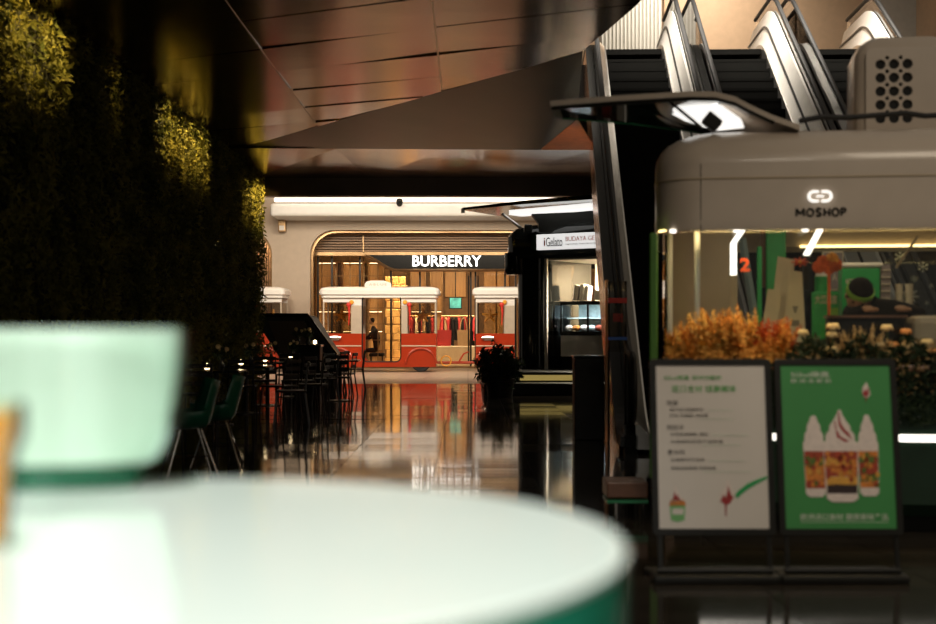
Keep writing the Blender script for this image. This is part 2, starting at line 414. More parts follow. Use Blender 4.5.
edge = [C1+Vector((-.3, 0, 0)), C1.lerp(Pq, .35), C1.lerp(Pq, .72), D+Vector((.35, 0, 0))]
for i in range(3):
    panel('ceiling_panel', [edge[i], edge[i+1], far[i+1], far[i]], 'bronze_panel')
struct('trim_1', MB().box(-7, 9, yF+.02, yF+.35, wz(196, yF), 5.9), 'dark_panel', label='dark metal fascia closing the bronze ceiling')
lamp('facet_fill', 'SPOT', (1.25, 20.5, 2.9), 80, (1, .55, .2), tuple((Pq+Pt+D)/3), spot=40, blend=.6)  # unseen spot added to brighten the orange ceiling facet

# ------------------------------------------------------------------ shop facade
yB = 45.5
def fx(px): return wx(px, yB)
def fz(py): return wz(py, yB)
def archloop(x0, x1, zt, r):
    pts = [(x0, -.0), (x0, zt-r)]
    pts += [(x0+r-r*math.cos(PI/2*i/8), zt-r+r*math.sin(PI/2*i/8)) for i in range(1, 9)]
    pts += [(x1-r+r*math.sin(PI/2*i/8), zt-r+r*math.cos(PI/2*i/8)) for i in range(0, 9)]
    return pts+[(x1, 0)]
zt = fz(230); rr = .78
A1 = archloop(fx(310), fx(620), zt, rr); A0 = archloop(fx(120), fx(272), zt, rr)
poly = [(-14, 0)]+A0+A1+[(10, 0), (10, 6), (-14, 6)]
wb = MB(); wb.plate(poly, [], yB, yB+.5)
struct('wall_back', wb, 'cream_wall', True, 'cream plaster shopfront wall with wide rounded arches')
for k, A in enumerate((A1, A0)):
    mb = MB(); ins = [(x+(.07 if i < len(A)/2 else -.07), z-(.07 if 0 < i < len(A)-1 else 0)) for i, (x, z) in enumerate(A)]
    mb.plate(A+ins[::-1], [], yB+.25, yB+.60)
    struct('trim_%d' % (2+k), mb, 'bronze_trim', label=('bronze lining of the wide shop arch', 'bronze lining of the arch cut off by the planted wall')[k])
# cove bands
struct('trim_4', MB().cbox(wx(270, 43.6), 9, 43.6, 45.5, wz(216, 43.6), wz(203, 43.6), .08), 'white_plaster', label='white plaster band above the shop arches')
struct('ceiling_soffit', MB().box(-14, 9, 31.7, 45.5, 5.85, 6.1), 'cream_soffit', label='high cream soffit in front of the shop')
cl = obj('cove_light', MB().cbox(wx(274, 43.5), 7, 43.45, 43.62, wz(202, 43.5), wz(197.5, 43.5), .04), 'cove_light')
tag(cl, 'long bright linear light above the white plaster band', 'light')
dm = thing('dome_camera', 'small dark dome camera on the white plaster band', 'camera', P(399.5, 203, 43.4))
obj('bracket', MB().lathe([(.10, .06), (.10, .10), (.06, .14)], P(399.5, 203, 43.4), 14), 'black', dm)
obj('dome', MB().lathe([(0, -.12), (.06, -.10), (.10, -.03), (.11, .06)], P(399.5, 203, 43.4), 14), 'black_gloss', dm, True)
sp = thing('wall_speaker', 'small bronze box fixed high on the cream pillar', 'speaker', P(282.5, 232, 45.2))
obj('housing', MB().cbox(wx(278.5, 45.2), wx(286, 45.2), 45.05, 45.4, wz(232, 45.2), wz(217, 45.2), .03), 'bronze_trim', sp)
obj('bracket', MB().box(wx(281, 45.2), wx(284, 45.2), 45.4, 45.5, wz(226, 45.2), wz(222, 45.2)), 'black', sp)
obj('grille', MB().box(wx(280, 45.2), wx(285, 45.2), 45.03, 45.05, wz(230.5, 45.2), wz(226, 45.2)), 'white_plaster', sp)

# ------------------------------------------------------------------ shop front and inside
yS = 47.0
def sx(px): return wx(px, yS)
def sz(py): return wz(py, yS)
# room
struct('wall_shop_back', MB().box(sx(290), sx(660), 53.6, 53.8, 0, 4.6), 'shop_wall', label='warm brown back wall inside the shop')
struct('wall_shop_left', MB().box(sx(292)-.1, sx(292), 47.2, 53.8, 0, 4.6), 'wood_slat', label='timber side wall inside the shop')
struct('ceiling_shop', MB().box(sx(290), sx(660), 46.82, 53.8, 4.6, 4.8), 'cream_soffit', label='cream ceiling inside the shop')
struct('floor_shop', MB().box(sx(290), sx(660), 46.3, 53.8, 0.0, .03), 'shop_floor', label='pale floor inside the shop')
lou = thing('louvre_header', 'row of brown timber slats filling the head of the shop arch', 'louvre', (0, yS, sz(256)))
for k in range(8):
    z = sz(232.5+2.6*k); obj('slat', MB().box(sx(308), sx(640), yS-.55, yS-.35+.06*(k % 2), z-.06, z-.008), 'wood_slat', lou)
obj('backing', MB().box(sx(308), sx(640), yS-.3, yS-.25, sz(256), sz(229)), 'wood_slat', lou)
obj('beam', MB().box(sx(308), sx(640), yS-.6, yS-.25, sz(256.5), sz(253)), 'bronze_trim', lou)
obj('divider', MB().box(sx(364), sx(365.3), yS-.6, yS-.35, sz(254), sz(231)), 'bronze_trim', lou)
# sign fascia with S-curve
sg = thing('shop_sign', 'glossy black shop fascia with glowing white letters BURBERRY', 'sign', (sx(440), yS-.5, sz(271)))
cur = [(sx(364+34*t), sz(256+14.5*(3*t*t-2*t**3))) for t in [i/12 for i in range(1, 13)]]
obj('board', MB().prism(cur+[(sx(600), sz(270.5)), (sx(600), sz(256.0)), (sx(366), sz(256.0))], yS-.62, yS-.4), 'sign_black', sg)
lip = [(x, yS-.64, z-.02) for x, z in cur]+[(sx(600), yS-.64, sz(270.5)-.02)]
obj('edge_trim', MB().tube(lip, .055, 6), 'bronze_trim', sg)
text('lettering', 'BURBERRY', 'sign_glow', sg, sx(413.3), sx(481), sz(267.3), sz(256.8), yS-.66, .06, .012)
# glazing
win = struct('window_1', MB().box(sx(308), sx(311.5), yS-.1, yS+.1, 0, sz(256)), 'bronze_trim', label='tall glazed shopfront with slim bronze frames')
for a, b in ((312, 332), (332.5, 360), (360.5, 391), (391.5, 420), (420.5, 470.5), (476.5, 515), (515.5, 560)):
    obj('pane', MB().box(sx(a)+.02, sx(b)-.02, yS-.01, yS+.01, .08, sz(256)), 'smoke_glass', win)
for a in (318, 332, 360, 391, 420, 470.8, 475.5, 505, 515.5, 560):
    obj('mullion', MB().box(sx(a)-.03, sx(a)+.03, yS-.05, yS+.05, 0, sz(256)), 'black_metal', win)
obj('threshold', MB().box(sx(308), sx(600), yS-.1, yS+.1, 0, .08), 'bronze_trim', win)
for a in (468.5, 478):
    obj('door_handle', MB().tube([(sx(a), yS-.14, sz(362)), (sx(a), yS-.14, sz(276))], .028, 6), 'black_metal', win)
# display grid on the left
gr = thing('display_grid', 'open bronze display grid behind the left shop glass', 'shelf', (sx(350), 48.3, .03))
for px in (322, 336, 350, 364, 378, 392, 406): obj('upright', MB().box(wx(px, 48.3)-.018, wx(px, 48.3)+.018, 48.28, 48.32, .03, 4.55), 'bronze_trim', gr)
for k, py in enumerate((262, 276, 292, 308, 324, 340)): obj('rail', MB().box(wx(320, 48.3), wx(408, 48.3), 48.27, 48.33, wz(py, 48.3)-.015, wz(py, 48.3)+.015), 'bronze_trim', gr)
pn = thing('glowing_partition', 'gold brick partition lit from above behind the tram door', 'partition', (wx(396, 50), 50, .03))
for r_ in range(11):
    for c_ in range(3):
        x0 = wx(385+7*c_+(r_ % 2)*1.5, 50); z0 = .03+.29*r_
        obj('brick', MB().cbox(x0, x0+.235, 50, 50.2, z0, z0+.275, .02), 'gold_brick', pn)
ORD = ['first', 'second', 'third', 'fourth', 'fifth', 'sixth', 'seventh', 'eighth', 'ninth', 'tenth', 'eleventh']
def rack(px0, px1, d, n, seedcols, lab):
    t = thing('clothes_rack', lab, 'clothes rack', (wx((px0+px1)/2, d), d, .03))
    zr = wz(316, d)
    obj('rail', MB().tube([(wx(px0, d), d, zr), (wx(px1, d), d, zr)], .02, 6), 'bronze_trim', t)
    for px in (px0, px1): obj('upright', MB().tube([(wx(px, d), d, .03), (wx(px, d), d, zr)], .02, 6), 'bronze_trim', t)
    return zr
def garment(px, d, zr, wd, ln, m, lab):
    x = wx(px, d)
    prof = [(-.03, -.0), (-wd*.5, -.10), (-wd*.62, -.5), (-wd*.42, -.5), (-wd*.5, -ln), (wd*.5, -ln), (wd*.42, -.5), (wd*.62, -.5), (wd*.5, -.10), (.03, 0)]
    a = PI/2+random.uniform(-.35, .2); M = Matrix.Translation((x, d, zr-.05)) @ Matrix.Rotation(a, 4, 'Z')
    t = thing('coat', lab, 'coat', (x, d, zr-ln-.05), 'clothes hanging in the shop')
    obj('cloth', MB().prism(prof, -.04, .04).xf(M), m, t)
    obj('hanger', MB().tube([(0, 0, 0), (0, 0, .07)], .012, 5).xf(M), 'chrome', t)
zr = rack(441, 477, 50.2, 10, 0, 'long bronze rail of red and dark coats in the shop')
lbl = {'cloth_red': 'red coat hanging on the long shop rail', 'cloth_dark': 'dark coat hanging on the long shop rail', 'cloth_tan': 'tan coat hanging on the long shop rail', 'cloth_cream': 'cream coat hanging on the long shop rail'}
for k, m_ in enumerate(['cloth_red', 'cloth_tan', 'cloth_red', 'cloth_dark', 'cloth_dark', 'cloth_red', 'cloth_dark', 'cloth_red', 'cloth_tan', 'cloth_dark', 'cloth_red']):
    garment(442.5+3.3*k, 50.2, zr, .40, random.uniform(.8, 1.15), m_, ORD[k]+' garment from the left, '+lbl[m_])
zr = rack(406, 434, 50.6, 8, 0, 'short rail of mixed coats behind the tram window')
for k, m_ in enumerate(['cloth_tan', 'cloth_red', 'cloth_cream', 'cloth_red', 'cloth_tan', 'cloth_dark', 'cloth_red']):
    garment(408+4*k, 50.6, zr, .42, random.uniform(.8, 1.1), m_, ORD[k]+' garment from the left, '+lbl[m_].replace('on the long shop rail', 'behind the right tram window'))
pl = obj('display_plinth', MB().cbox(wx(432, 49), wx(486, 49), 48.6, 49.6, .03, wz(346, 49), .03), 'cloth_cream')
tag(pl, 'long cream display plinth under the shopping bags', 'plinth')
def bag(px0, px1, py0, d, m, lab):
    x0, x1 = wx(px0, d), wx(px1, d); zb = wz(346, 49)+.002; zt_ = wz(py0, d)
    t = thing('shopping_bag', lab, 'bag', ((x0+x1)/2, d, zb))
    obj('body', MB().add([(x0+.03, d, zb), (x1-.03, d, zb), (x1-.03, d+.22, zb), (x0+.03, d+.22, zb), (x0, d-.02, zt_), (x1, d-.02, zt_), (x1, d+.24, zt_), (x0, d+.24, zt_)],
        [(3, 2, 1, 0), (4, 5, 6, 7), (0, 1, 5, 4), (1, 2, 6, 5), (2, 3, 7, 6), (3, 0, 4, 7)]), m, t)
    xm = (x0+x1)/2; hw = (x1-x0)*.25
    obj('handle', MB().tube([(xm+hw*math.cos(a), d, zt_+.42*math.sin(a)) for a in [PI*i/10 for i in range(11)]], .022, 6), m, t)
bag(436, 451.5, 330, 49.0, 'cloth_red', 'red shopping bag with a looped handle on the plinth')
bag(457, 470, 330, 49.0, 'cloth_tan', 'brown tote bag with a looped handle on the plinth')
sc = thing('display_screen', 'small teal screen glowing above the coats', 'screen', (wx(456, 51), 51, wz(309, 51)))
obj('hanger', MB().box(wx(455, 51), wx(456, 51), 51.02, 51.06, wz(297, 51), 4.6), 'black', sc)
obj('bezel', MB().cbox(wx(449, 51), wx(462, 51), 51, 51.08, wz(309, 51), wz(297, 51), .02), 'black', sc)
obj('picture', MB().box(wx(450, 51), wx(461, 51), 50.98, 51, wz(308, 51), wz(298, 51)), 'screen', sc)
for px0, px1, lab in ((445, 466, 'light timber panel high on the shop back wall'), (484, 496, 'tall light timber door panel right of the shop doors'), (497, 509, 'tall light timber door panel beside the black kiosk edge')):
    d = 53.48; o = obj('timber_panel', MB().cbox(wx(px0, d), wx(px1, d), d, d+.12, .04 if px0 > 470 else wz(297, d), wz(262, d), .02), 'wood_light'); tag(o, lab, 'panel')
for px in (330, 395, 450, 490):
    o = obj('ceiling_lamp', MB().cbox(wx(px-11, 50), wx(px+11, 50), 49.7, 50.1, 4.56, 4.60, .01), 'shop_glow'); tag(o, 'linear glowing lamp in the shop ceiling above the %s' % {330: 'display grid', 395: 'gold partition', 450: 'red coats', 490: 'timber doors'}[px], 'lamp', 'shop ceiling lamps')
lamp('shop_lamp', 'AREA', (sx(345), 50.3, 4.5), 70, WARM, (sx(345), 50.0, 0), size=1.2)
lamp('shop_lamp', 'AREA', (wx(397, 49.4), 49.2, 4.4), 42, WARM, (wx(396, 50), 50.0, 1.2), size=.8, spread=70)
lamp('shop_lamp', 'AREA', (sx(425), 49.4, 4.5), 190, WARM, (sx(425), 50.6, 0), size=1.2)
lamp('shop_lamp', 'AREA', (sx(465), 48.4, 4.5), 330, (1, .75, .48), (sx(460), 49.6, 0), size=1.4)
# lit wall bays at the back of the shop
for k, (p0, p1) in enumerate(((316, 338), (342, 364), (368, 384), (410, 426), (430, 443))):
    d = 53.35
    t = thing('wall_bay', ('glowing wall bay leftmost behind the display grid', 'glowing wall bay behind the middle of the display grid', 'glowing wall bay left of the gold partition', 'glowing wall bay right of the gold partition', 'glowing wall bay left of the long coat rail')[k], 'shelf', (wx((p0+p1)/2, d), d, .03), 'lit bays on the shop back wall')
    x0, x1 = wx(p0, d), wx(p1, d)
    obj('bay_back', MB().box(x0, x1, d+.20, d+.24, .03, 3.9), 'wood_light', t)
    for x in (x0, x1-.05): obj('side', MB().box(x, x+.05, d-.15, d+.20, .03, 3.9), 'bronze_trim', t)
    for j_, z in enumerate((.5, 1.25, 2.0, 2.75, 3.85)):
        sh_ = obj('shelf_board', MB().box(x0+.05, x1-.05, d-.15, d+.20, z, z+.05), 'bronze_trim', t)
        if j_ > 0: obj('shelf_light', MB().box(x0+.07, x1-.07, d-.12, d-.09, z-.02, z), 'shop_glow', sh_)
# bronze screen in the left arch
ls = thing('slatted_screen', 'warm bronze vertical slats inside the arch beside the planted wall', 'screen', (sx(250), 46.8, 0))
obj('backing', MB().box(sx(180), sx(274), 46.9, 47.0, 0, 4.6), 'wood_light', ls)
for k in range(24): x = sx(222+2.2*k); obj('slat', MB().box(x, x+.04, 46.75, 46.9, 0, 4.5), 'wood_slat', ls)
lamp('screen_lamp', 'AREA', (sx(262), 46.2, 4.3), 22, WARM, (sx(262), 46.9, 2.5), size=.5)
# a person seated inside the shop
pp = thing('person', 'person in dark clothes seated behind the tram door, arm reaching out', 'person', (wx(373, 48.9), 48.9, .03))
bx_, by_ = wx(374, 48.9), 48.9
zz = lambda py: wz(py, 48.9)
pts = [(bx_+.12, by_, .62), (bx_+.10, by_, .88), (bx_+.04, by_, 1.18), (bx_-.02, by_, 1.36), (bx_-.05, by_, 1.46),
       (bx_, by_-.20, 1.28), (bx_-.18, by_-.26, 1.06), (bx_-.42, by_-.22, 1.02), (bx_-.02, by_+.2, 1.28), (bx_-.1, by_+.26, 1.02), (bx_-.34, by_+.16, .98),
       (bx_+.05, by_-.12, .60), (bx_-.38, by_-.14, .60), (bx_-.40, by_-.14, .12), (bx_-.55, by_-.14, .08),
       (bx_+.05, by_+.12, .60), (bx_-.36, by_+.14, .60), (bx_-.36, by_+.14, .12), (bx_-.5, by_+.14, .08)]
ed = [(0, 1), (1, 2), (2, 3), (3, 4), (3, 5), (5, 6), (6, 7), (3, 8), (8, 9), (9, 10), (0, 11), (11, 12), (12, 13), (13, 14), (0, 15), (15, 16), (16, 17), (17, 18)]
rd = [.15, .14, .16, .09, .055, .07, .05, .035, .07, .05, .035, .10, .07, .05, .045, .10, .07, .05, .045]
skin_body('body', pts, ed, rd, 'cloth_dark', pp)
hd = obj('head', MB().sphere((bx_-.09, by_, 1.60), .085, .078, .115, 12, 9), 'skin', pp, True)
obj('hair', MB().sphere((bx_-.06, by_, 1.64), .088, .088, .10, 12, 9), 'hair', pp, True)
obj('hand', MB().sphere((bx_-.46, by_-.21, 1.02), .06, .03, .035, 8, 6), 'skin', pp, True)
st = thing('stool', 'dark upholstered stool under the seated person in the shop', 'stool', (bx_+.1, by_, .03))
obj('seat', MB().cbox(bx_-.16, bx_+.36, by_-.25, by_+.25, .38, .50, .04), 'cloth_dark', st)
for a in (-.1, .3):
    for b in (-.18, .18): obj('leg', MB().tube([(bx_+a, by_+b, .03), (bx_+a, by_+b, .39)], .02, 6), 'black_metal', st)

# ------------------------------------------------------------------ little red tram cars
yT = 43.3; kT = yT/F
def tram(loc, lab):
    t = thing('tram_car', lab, 'tram car', loc, 'red and white tram cars')
    X, Y, _ = loc
    def b(x0, x1, y0, y1, z0, z1): return MB().box(X+x0, X+x1, Y+y0, Y+y1, z0, z1)
    def cb(x0, x1, y0, y1, z0, z1, r): return MB().cbox(X+x0, X+x1, Y+y0, Y+y1, z0, z1, r)
    dl, dr, rd = -.54, .664, .17
    cor = lambda cx, cz, a0: [(cx+rd*math.cos(a0+PI/2*i/5), cz+rd*math.sin(a0+PI/2*i/5)) for i in range(6)]
    for y0, nm in ((0, 'side_panel'), (1.42, 'side_panel')):
        low = [(-1.75, .157), (1.75, .157), (1.75, 1.19), (dr, 1.19)]+[(dr, .31+rd)]+cor(dr-rd, .31+rd, 0)[1:0]+[(dr-rd+rd*math.cos(-PI/2*i/5), .31+rd+rd*math.sin(-PI/2*i/5)) for i in range(1, 6)]
        low += [(dl+rd-rd*math.sin(PI/2*i/5), .31+rd-rd*math.cos(PI/2*i/5)) for i in range(6)]+[(dl, 1.19), (-1.75, 1.19)]
        obj(nm, MB().plate([(X+x, z) for x, z in low], [], Y+y0, Y+y0+.08), 'tram_red', t)
        up = [(-1.75, 2.16), (dl-.34, 2.16), (dl-.34, 2.05), (dl, 2.05), (dl, 2.38-rd)]+[(dl+rd-rd*math.cos(PI/2*i/5), 2.38-rd+rd*math.sin(PI/2*i/5)) for i in range(1, 6)]
        up += [(dr-rd+rd*math.sin(PI/2*i/5), 2.38-rd+rd*math.cos(PI/2*i/5)) for i in range(6)]+[(dr, 2.05), (dr+.2, 2.05), (dr+.2, 2.16), (1.75, 2.16), (1.75, 2.55), (-1.75, 2.55)]
        obj('top_panel', MB().plate([(X+x, z) for x, z in up], [], Y+y0, Y+y0+.08), 'tram_white', t)
        for x0, x1 in ((dl-.34, dl), (dr, dr+.2)): obj('door_post', b(x0, x1, y0, y0+.08, 1.19, 2.06), 'tram_post', t)
        for x0, x1 in ((-1.72, dl-.36), (dr+.22, 1.72)):
            obj('window', b(x0, x1, y0+.03, y0+.045, 1.2, 2.17), 'smoke_glass', t)
        for x0 in (-1.75, 1.71): obj('corner_post', b(x0, x0+.04, y0, y0+.06, 1.19, 2.17), 'tram_post', t)
    trim = [(X+dl+rd-rd*math.cos(PI/2*i/6), 2.38-rd+rd*math.sin(PI/2*i/6)) for i in range(7)]+[(X+dr-rd+rd*math.sin(PI/2*i/6), 2.38-rd+rd*math.cos(PI/2*i/6)) for i in range(7)]
    trim += [(X+dr-rd+rd*math.cos(PI/2*i/6), .31+rd-rd*math.sin(PI/2*i/6)) for i in range(7)]+[(X+dl+rd-rd*math.sin(PI/2*i/6), .31+rd-rd*math.cos(PI/2*i/6)) for i in range(7)]
    obj('door_trim', MB().tube([(a_, Y+.02, c_) for a_, c_ in trim+trim[:1]], .028, 6), 'black', t)
    for x0 in (-1.75, 1.67): obj('end_panel', b(x0, x0+.08, .08, 1.42, .157, 1.19), 'tram_red', t)
    obj('car_floor', b(-1.67, 1.67, .08, 1.42, .2, .28), 'black', t)
    for x0, x1 in ((-1.74, dl-.02), (dr+.02, 1.74)):
        obj('waist_strip', b(x0, x1, -.02, 0, .795, .825), 'cloth_cream', t)
    r0 = [(0, 2.33), (.05, 2.36), (.06, 2.44)]
    obj('roof', MB().loft([(X-1.80, X+1.80, Y-.08, Y+1.58, .12, 2.30), (X-1.80, X+1.80, Y-.08, Y+1.58, .12, 2.38), (X-1.86, X+1.86, Y-.14, Y+1.64, .16, 2.40), (X-1.86, X+1.86, Y-.14, Y+1.64, .16, 2.53), (X-1.80, X+1.80, Y-.08, Y+1.58, .14, 2.60), (X-1.6, X+1.6, Y+.1, Y+1.4, .14, 2.64)], 5), 'tram_white', t, True)
    for x in (-1.28, 1.28):
        if x > 0 or True:
            arc = [(X+x+.47*math.cos(a), Y-.01, .26+.47*math.sin(a)) for a in [PI*i/16 for i in range(17)]]
            obj('wheel_arch', MB().tube(arc, .04, 6), 'tram_red', t, True)
        for y in (.02, 1.30):
            Mw = Matrix.Translation((X+x, Y+y+.07, .30)) @ Matrix.Rotation(PI/2, 4, 'X')
            wh = obj('wheel', MB().lathe([(.15, -.07), (.27, -.08), (.30, -.05), (.30, .05), (.27, .08), (.15, .07)], (0, 0, 0), 20).xf(Mw), 'rubber', t, True)
            obj('hubcap', MB().lathe([(0, -.085), (.12, -.08), (.15, -.06), (.15, .06), (.12, .08), (0, .085)], (0, 0, 0), 14).xf(Mw), 'black_metal', wh)
    hp = [(X-.46, 2.62), (X-.46, 2.70)]+[(X-.46+.22*(1-math.cos(PI/2*i/5)), 2.70+.13*math.sin(PI/2*i/5)) for i in range(1, 6)]+[(X+.12, 2.83), (X+.34, 2.76), (X+.36, 2.70), (X+.36, 2.62)]
    sgn = obj('roof_sign', MB().prism(hp, Y+.0, Y+.14), 'tram_white', t)
    text('lettering', 'A·B·L·U·E', 'tram_post', sgn, X-.32, X+.22, 2.67, 2.74, Y-.002, .004)
    for x in (-1.38, ):
        hl = obj('latch', cb(x-.2, x+.2, -.10, -.03, 1.02, 1.10, .02), 'chrome', t)
        obj('latch_plate', cb(x-.12, x+.12, -.03, 0, .98, 1.12, .01), 'alu', hl)
    for x in (-.86, .79):
        M = Matrix.Translation((X+x, Y-.01, 2.16)) @ Matrix.Rotation(PI/2, 4, 'X')
        obj('round_lamp', MB().lathe([(.0, 0), (.065, 0), (.07, .03), (.04, .05), (0, .05)], (0, 0, 0), 14).xf(M), 'gold', t)
    for x in (-.95, .92):
        rb = obj('tassel', MB().tube([(X+x, Y-.04, 2.12), (X+x+.02, Y-.05, 1.8), (X+x, Y-.04, 1.45)], [.05, .03, .015], 6), 'ribbon_red', t)
        obj('knot', MB().sphere((X+x, Y-.05, 2.08), .075, .05, .075, 8, 6), 'ribbon_red', rb)
    for x in (-1.3, 1.3):
        obj('bench', cb(x-.32, x+.32, .25, 1.25, .28, .68, .05), 'tram_red', t)
        star = MB()
        for k in range(5): a = PI/2+k*2*PI/5; star.tube([(X+x, Y+1.38, 1.75), (X+x+.26*math.cos(a), Y+1.38, 1.75+.22*math.sin(a))], [.07, .03], 6)
        obj('bow_ornament', star, 'gold', t)
    tb = obj('tow_bar', MB().tube([(X+1.75, Y+.6, .28), (X+2.95, Y+.6, .28)], .05, 6), 'tram_red', t)
    obj('hitch', MB().tube([(X+2.05+.16*math.cos(a), Y+.55, .33+.16*math.sin(a)) for a in [2*PI*i/12 for i in range(13)]], .025, 6), 'gold', tb)
    obj('lever', MB().tube([(X+2.45, Y+.55, .3), (X+2.6, Y+.55, .55), (X+2.75, Y+.55, .62)], .03, 6), 'tram_red', tb)
    return t
t0 = tram((wx(379.5, yT), yT, 0), 'whole red and white tram car in front of the shop doors')
dup(t0, (wx(532.5, yT), yT, 0), 0, 'red tram car half hidden behind the black gelato kiosk')
dup(t0, (wx(225, yT), yT, 0), 0, 'red tram car mostly hidden behind the planted wall')

# ------------------------------------------------------------------ black gelato kiosk
GO = Vector((.97, 31.0, 0)); ga = Vector((.82, -.57, 0)).normalized(); gn = Vector((.57, .82, 0)).normalized()
GM = Matrix(((ga.x, gn.x, 0, GO.x), (ga.y, gn.y, 0, GO.y), (0, 0, 1, 0), (0, 0, 0, 1)))   # x along the front, y inwards
pf = thing('kiosk_platform', 'low black two-step platform with a lit step under the gelato kiosk', 'platform', (1.8, 29.5, 0))
obj('lower_step', MB().cbox(wx(484, 27.8), 3.7, 27.8, 34, 0, .24, .02), 'black', pf)
obj('upper_step', MB().cbox(.75, 3.7, 28.6, 34, .24, .44, .02), 'black', pf)
obj('step_light', MB().box(wx(520, 28.55), wx(590, 28.55), 28.55, 28.6, .27, .38), 'led_yellow', pf)
gk = thing('gelato_kiosk', 'black rounded kiosk with a lit iGelato sign and glass counter', 'kiosk', (GO.x+1.4, GO.y, .44))
zf = .44
def G(name, mb, m, par=None, sm=False): return obj(name, mb.xf(GM), m, par or gk, sm)
G('roof', MB().loft([(-.12, 3.3, -.16, 2.4, .4, 2.86), (-.16, 3.34, -.2, 2.44, .4, 2.95), (-.16, 3.34, -.2, 2.44, .4, 3.36), (-.05, 3.25, -.1, 2.35, .4, 3.52), (.25, 3.0, .15, 2.1, .3, 3.62)], 8), 'black_gloss', None, True)
G('corner_shell', MB().loft([(0, .86, 0, 2.3, .35, zf), (0, .86, 0, 2.3, .35, 2.9)], 8), 'black_gloss', None, True)
G('end_wall', MB().box(2.95, 3.15, 0, 2.3, zf, 2.9), 'black', None)
G('back_wall', MB().box(.86, 3.0, 2.2, 2.3, zf, 2.9), 'cloth_cream')
G('roof_end', MB().loft([(-.13, .32, -.17, 2.4, .2, 2.52), (-.16, .34, -.2, 2.44, .22, 2.58), (-.16, .34, -.2, 2.44, .22, 3.0)], 8), 'black_gloss', None, True)
G('header', MB().box(.8, 3.15, -.06, .05, 2.86, 3.02), 'black')
sgb = G('sign_box', MB().cbox(.84, 2.75, -.32, -.18, 3.03, 3.36, .01), 'sign_white')
text('lettering', 'Gelato', 'black', sgb, 1.09, 1.50, 3.09, 3.29, -.325, .006, .005, GM)
text('lettering', 'i', 'sticker_red', sgb, 1.03, 1.07, 3.11, 3.28, -.325, .006, .005, GM)
text('small_print', 'BUDAYA GELATO', 'sticker_red', sgb, 1.58, 2.62, 3.19, 3.29, -.325, .006, 0, GM)
text('small_print', 'natural, handmade gelato', 'print_grey', sgb, 1.58, 2.62, 3.10, 3.15, -.325, .006, 0, GM)
G('sign_end', MB().box(.70, .84, -.31, -.16, 3.02, 3.37), 'hatch_glass')
G('door_frame', MB().box(.86, .92, -.02, .04, zf, 2.88), 'alu_white')
G('ceiling_panel', MB().box(.86, 3.0, .05, 2.2, 2.82, 2.88), 'white_plaster')
for x in (1.45, 2.1): G('wall_joint', MB().box(x, x+.02, 2.17, 2.2, 1.2, 2.8), 'bronze_trim')
dc = G('display_case', MB().box(.95, 2.95, .5, 1.3, 1.86, 1.93), 'black')
for x in (.95, 1.62, 2.29, 2.92): G('case_post', MB().box(x, x+.04, .5, .54, 1.25, 1.87), 'black', dc)
for x in (.99, 1.66, 2.33): G('case_glass', MB().box(x, x+.6, .5, .515, 1.27, 1.86), 'clear_glass', dc)
G('case_base', MB().box(.95, 2.95, .5, 1.3, 1.18, 1.27), 'black', dc)
G('case_shelf', MB().box(.97, 2.93, .75, 1.28, 1.55, 1.57), 'ice_blue', dc)
G('case_back', MB().box(.97, 2.93, 1.27, 1.3, 1.27, 1.86), 'ice_blue', dc)
G('counter', MB().box(.95, 2.95, .52, 1.3, .72, 1.18), 'grey_panel')
G('counter_base', MB().box(.95, 2.95, .56, 1.3, zf, .72), 'black')
rs = thing('menu_stand', 'red upright stand in front of the gelato counter', 'stand', tuple(GM @ Vector((2.35, .38, zf))))
obj('panel', MB().box(2.22, 2.52, .36, .40, zf+.03, 1.10).xf(GM), 'tram_red', rs)
obj('foot', MB().box(2.2, 2.54, .28, .48, zf, zf+.03).xf(GM), 'black', rs)
TUBC = ['cream_swirl', 'fruit_orange', 'cream_swirl', 'ice_blue', 'fruit_red', 'cream_swirl', 'cream_swirl', 'ice_blue', 'cream_swirl', 'fruit_yellow']
for k, c in enumerate(TUBC):
    o = obj('gelato_tub', MB().sphere((1.07+.19*k, .68, 1.36), .09, .12, .07, 8, 6).xf(GM), c); tag(o, ORD[k]+' from the left, heaped %s gelato in the glass counter' % {'cream_swirl': 'pale cream', 'fruit_orange': 'orange', 'ice_blue': 'pale blue', 'fruit_red': 'red', 'fruit_yellow': 'yellow'}[c], 'gelato', 'gelato tubs in the counter')
    o.location.z = 1.272
for k, (x, wd, h, c) in enumerate(((1.10, .12, .34, 'frame_grey'), (1.24, .10, .36, 'paper'), (1.36, .09, .32, 'frame_grey'), (1.62, .20, .22, 'grey_panel'), (1.86, .12, .24, 'paper'), (2.05, .08, .34, 'black'))):
    M = GM @ Matrix.Translation((x, .8, 1.958)) @ Matrix.Rotation(.12, 4, 'Y')
    bk = thing('menu_book', ('grey menu book leaning leftmost on the glass counter', 'pale menu book between two grey ones on the counter', 'grey menu book right of the pale one on the counter', 'wide grey box in the middle of the glass counter', 'pale card holder right of the wide box on the counter', 'tall black holder at the right of the glass counter')[k], 'menu', tuple(GM @ Vector((x, .8, 1.93))))
    obj('cover', MB().box(0, wd, 0, .2, .0, h).xf(M), c, bk); obj('pages', MB().box(.012, wd-.012, -.004, .19, .01, h+.004).xf(M), 'paper', bk)
lamp('kiosk_lamp', 'AREA', tuple(GM @ Vector((1.9, 1.3, 2.8))), 600, (1, .84, .60), tuple(GM @ Vector((1.8, 2.0, 0))), size=1.0)
lamp('case_lamp', 'AREA', tuple(GM @ Vector((1.9, .62, 1.84))), 26, COOL, tuple(GM @ Vector((1.9, .8, 0))), size=1.6, sizey=.1)
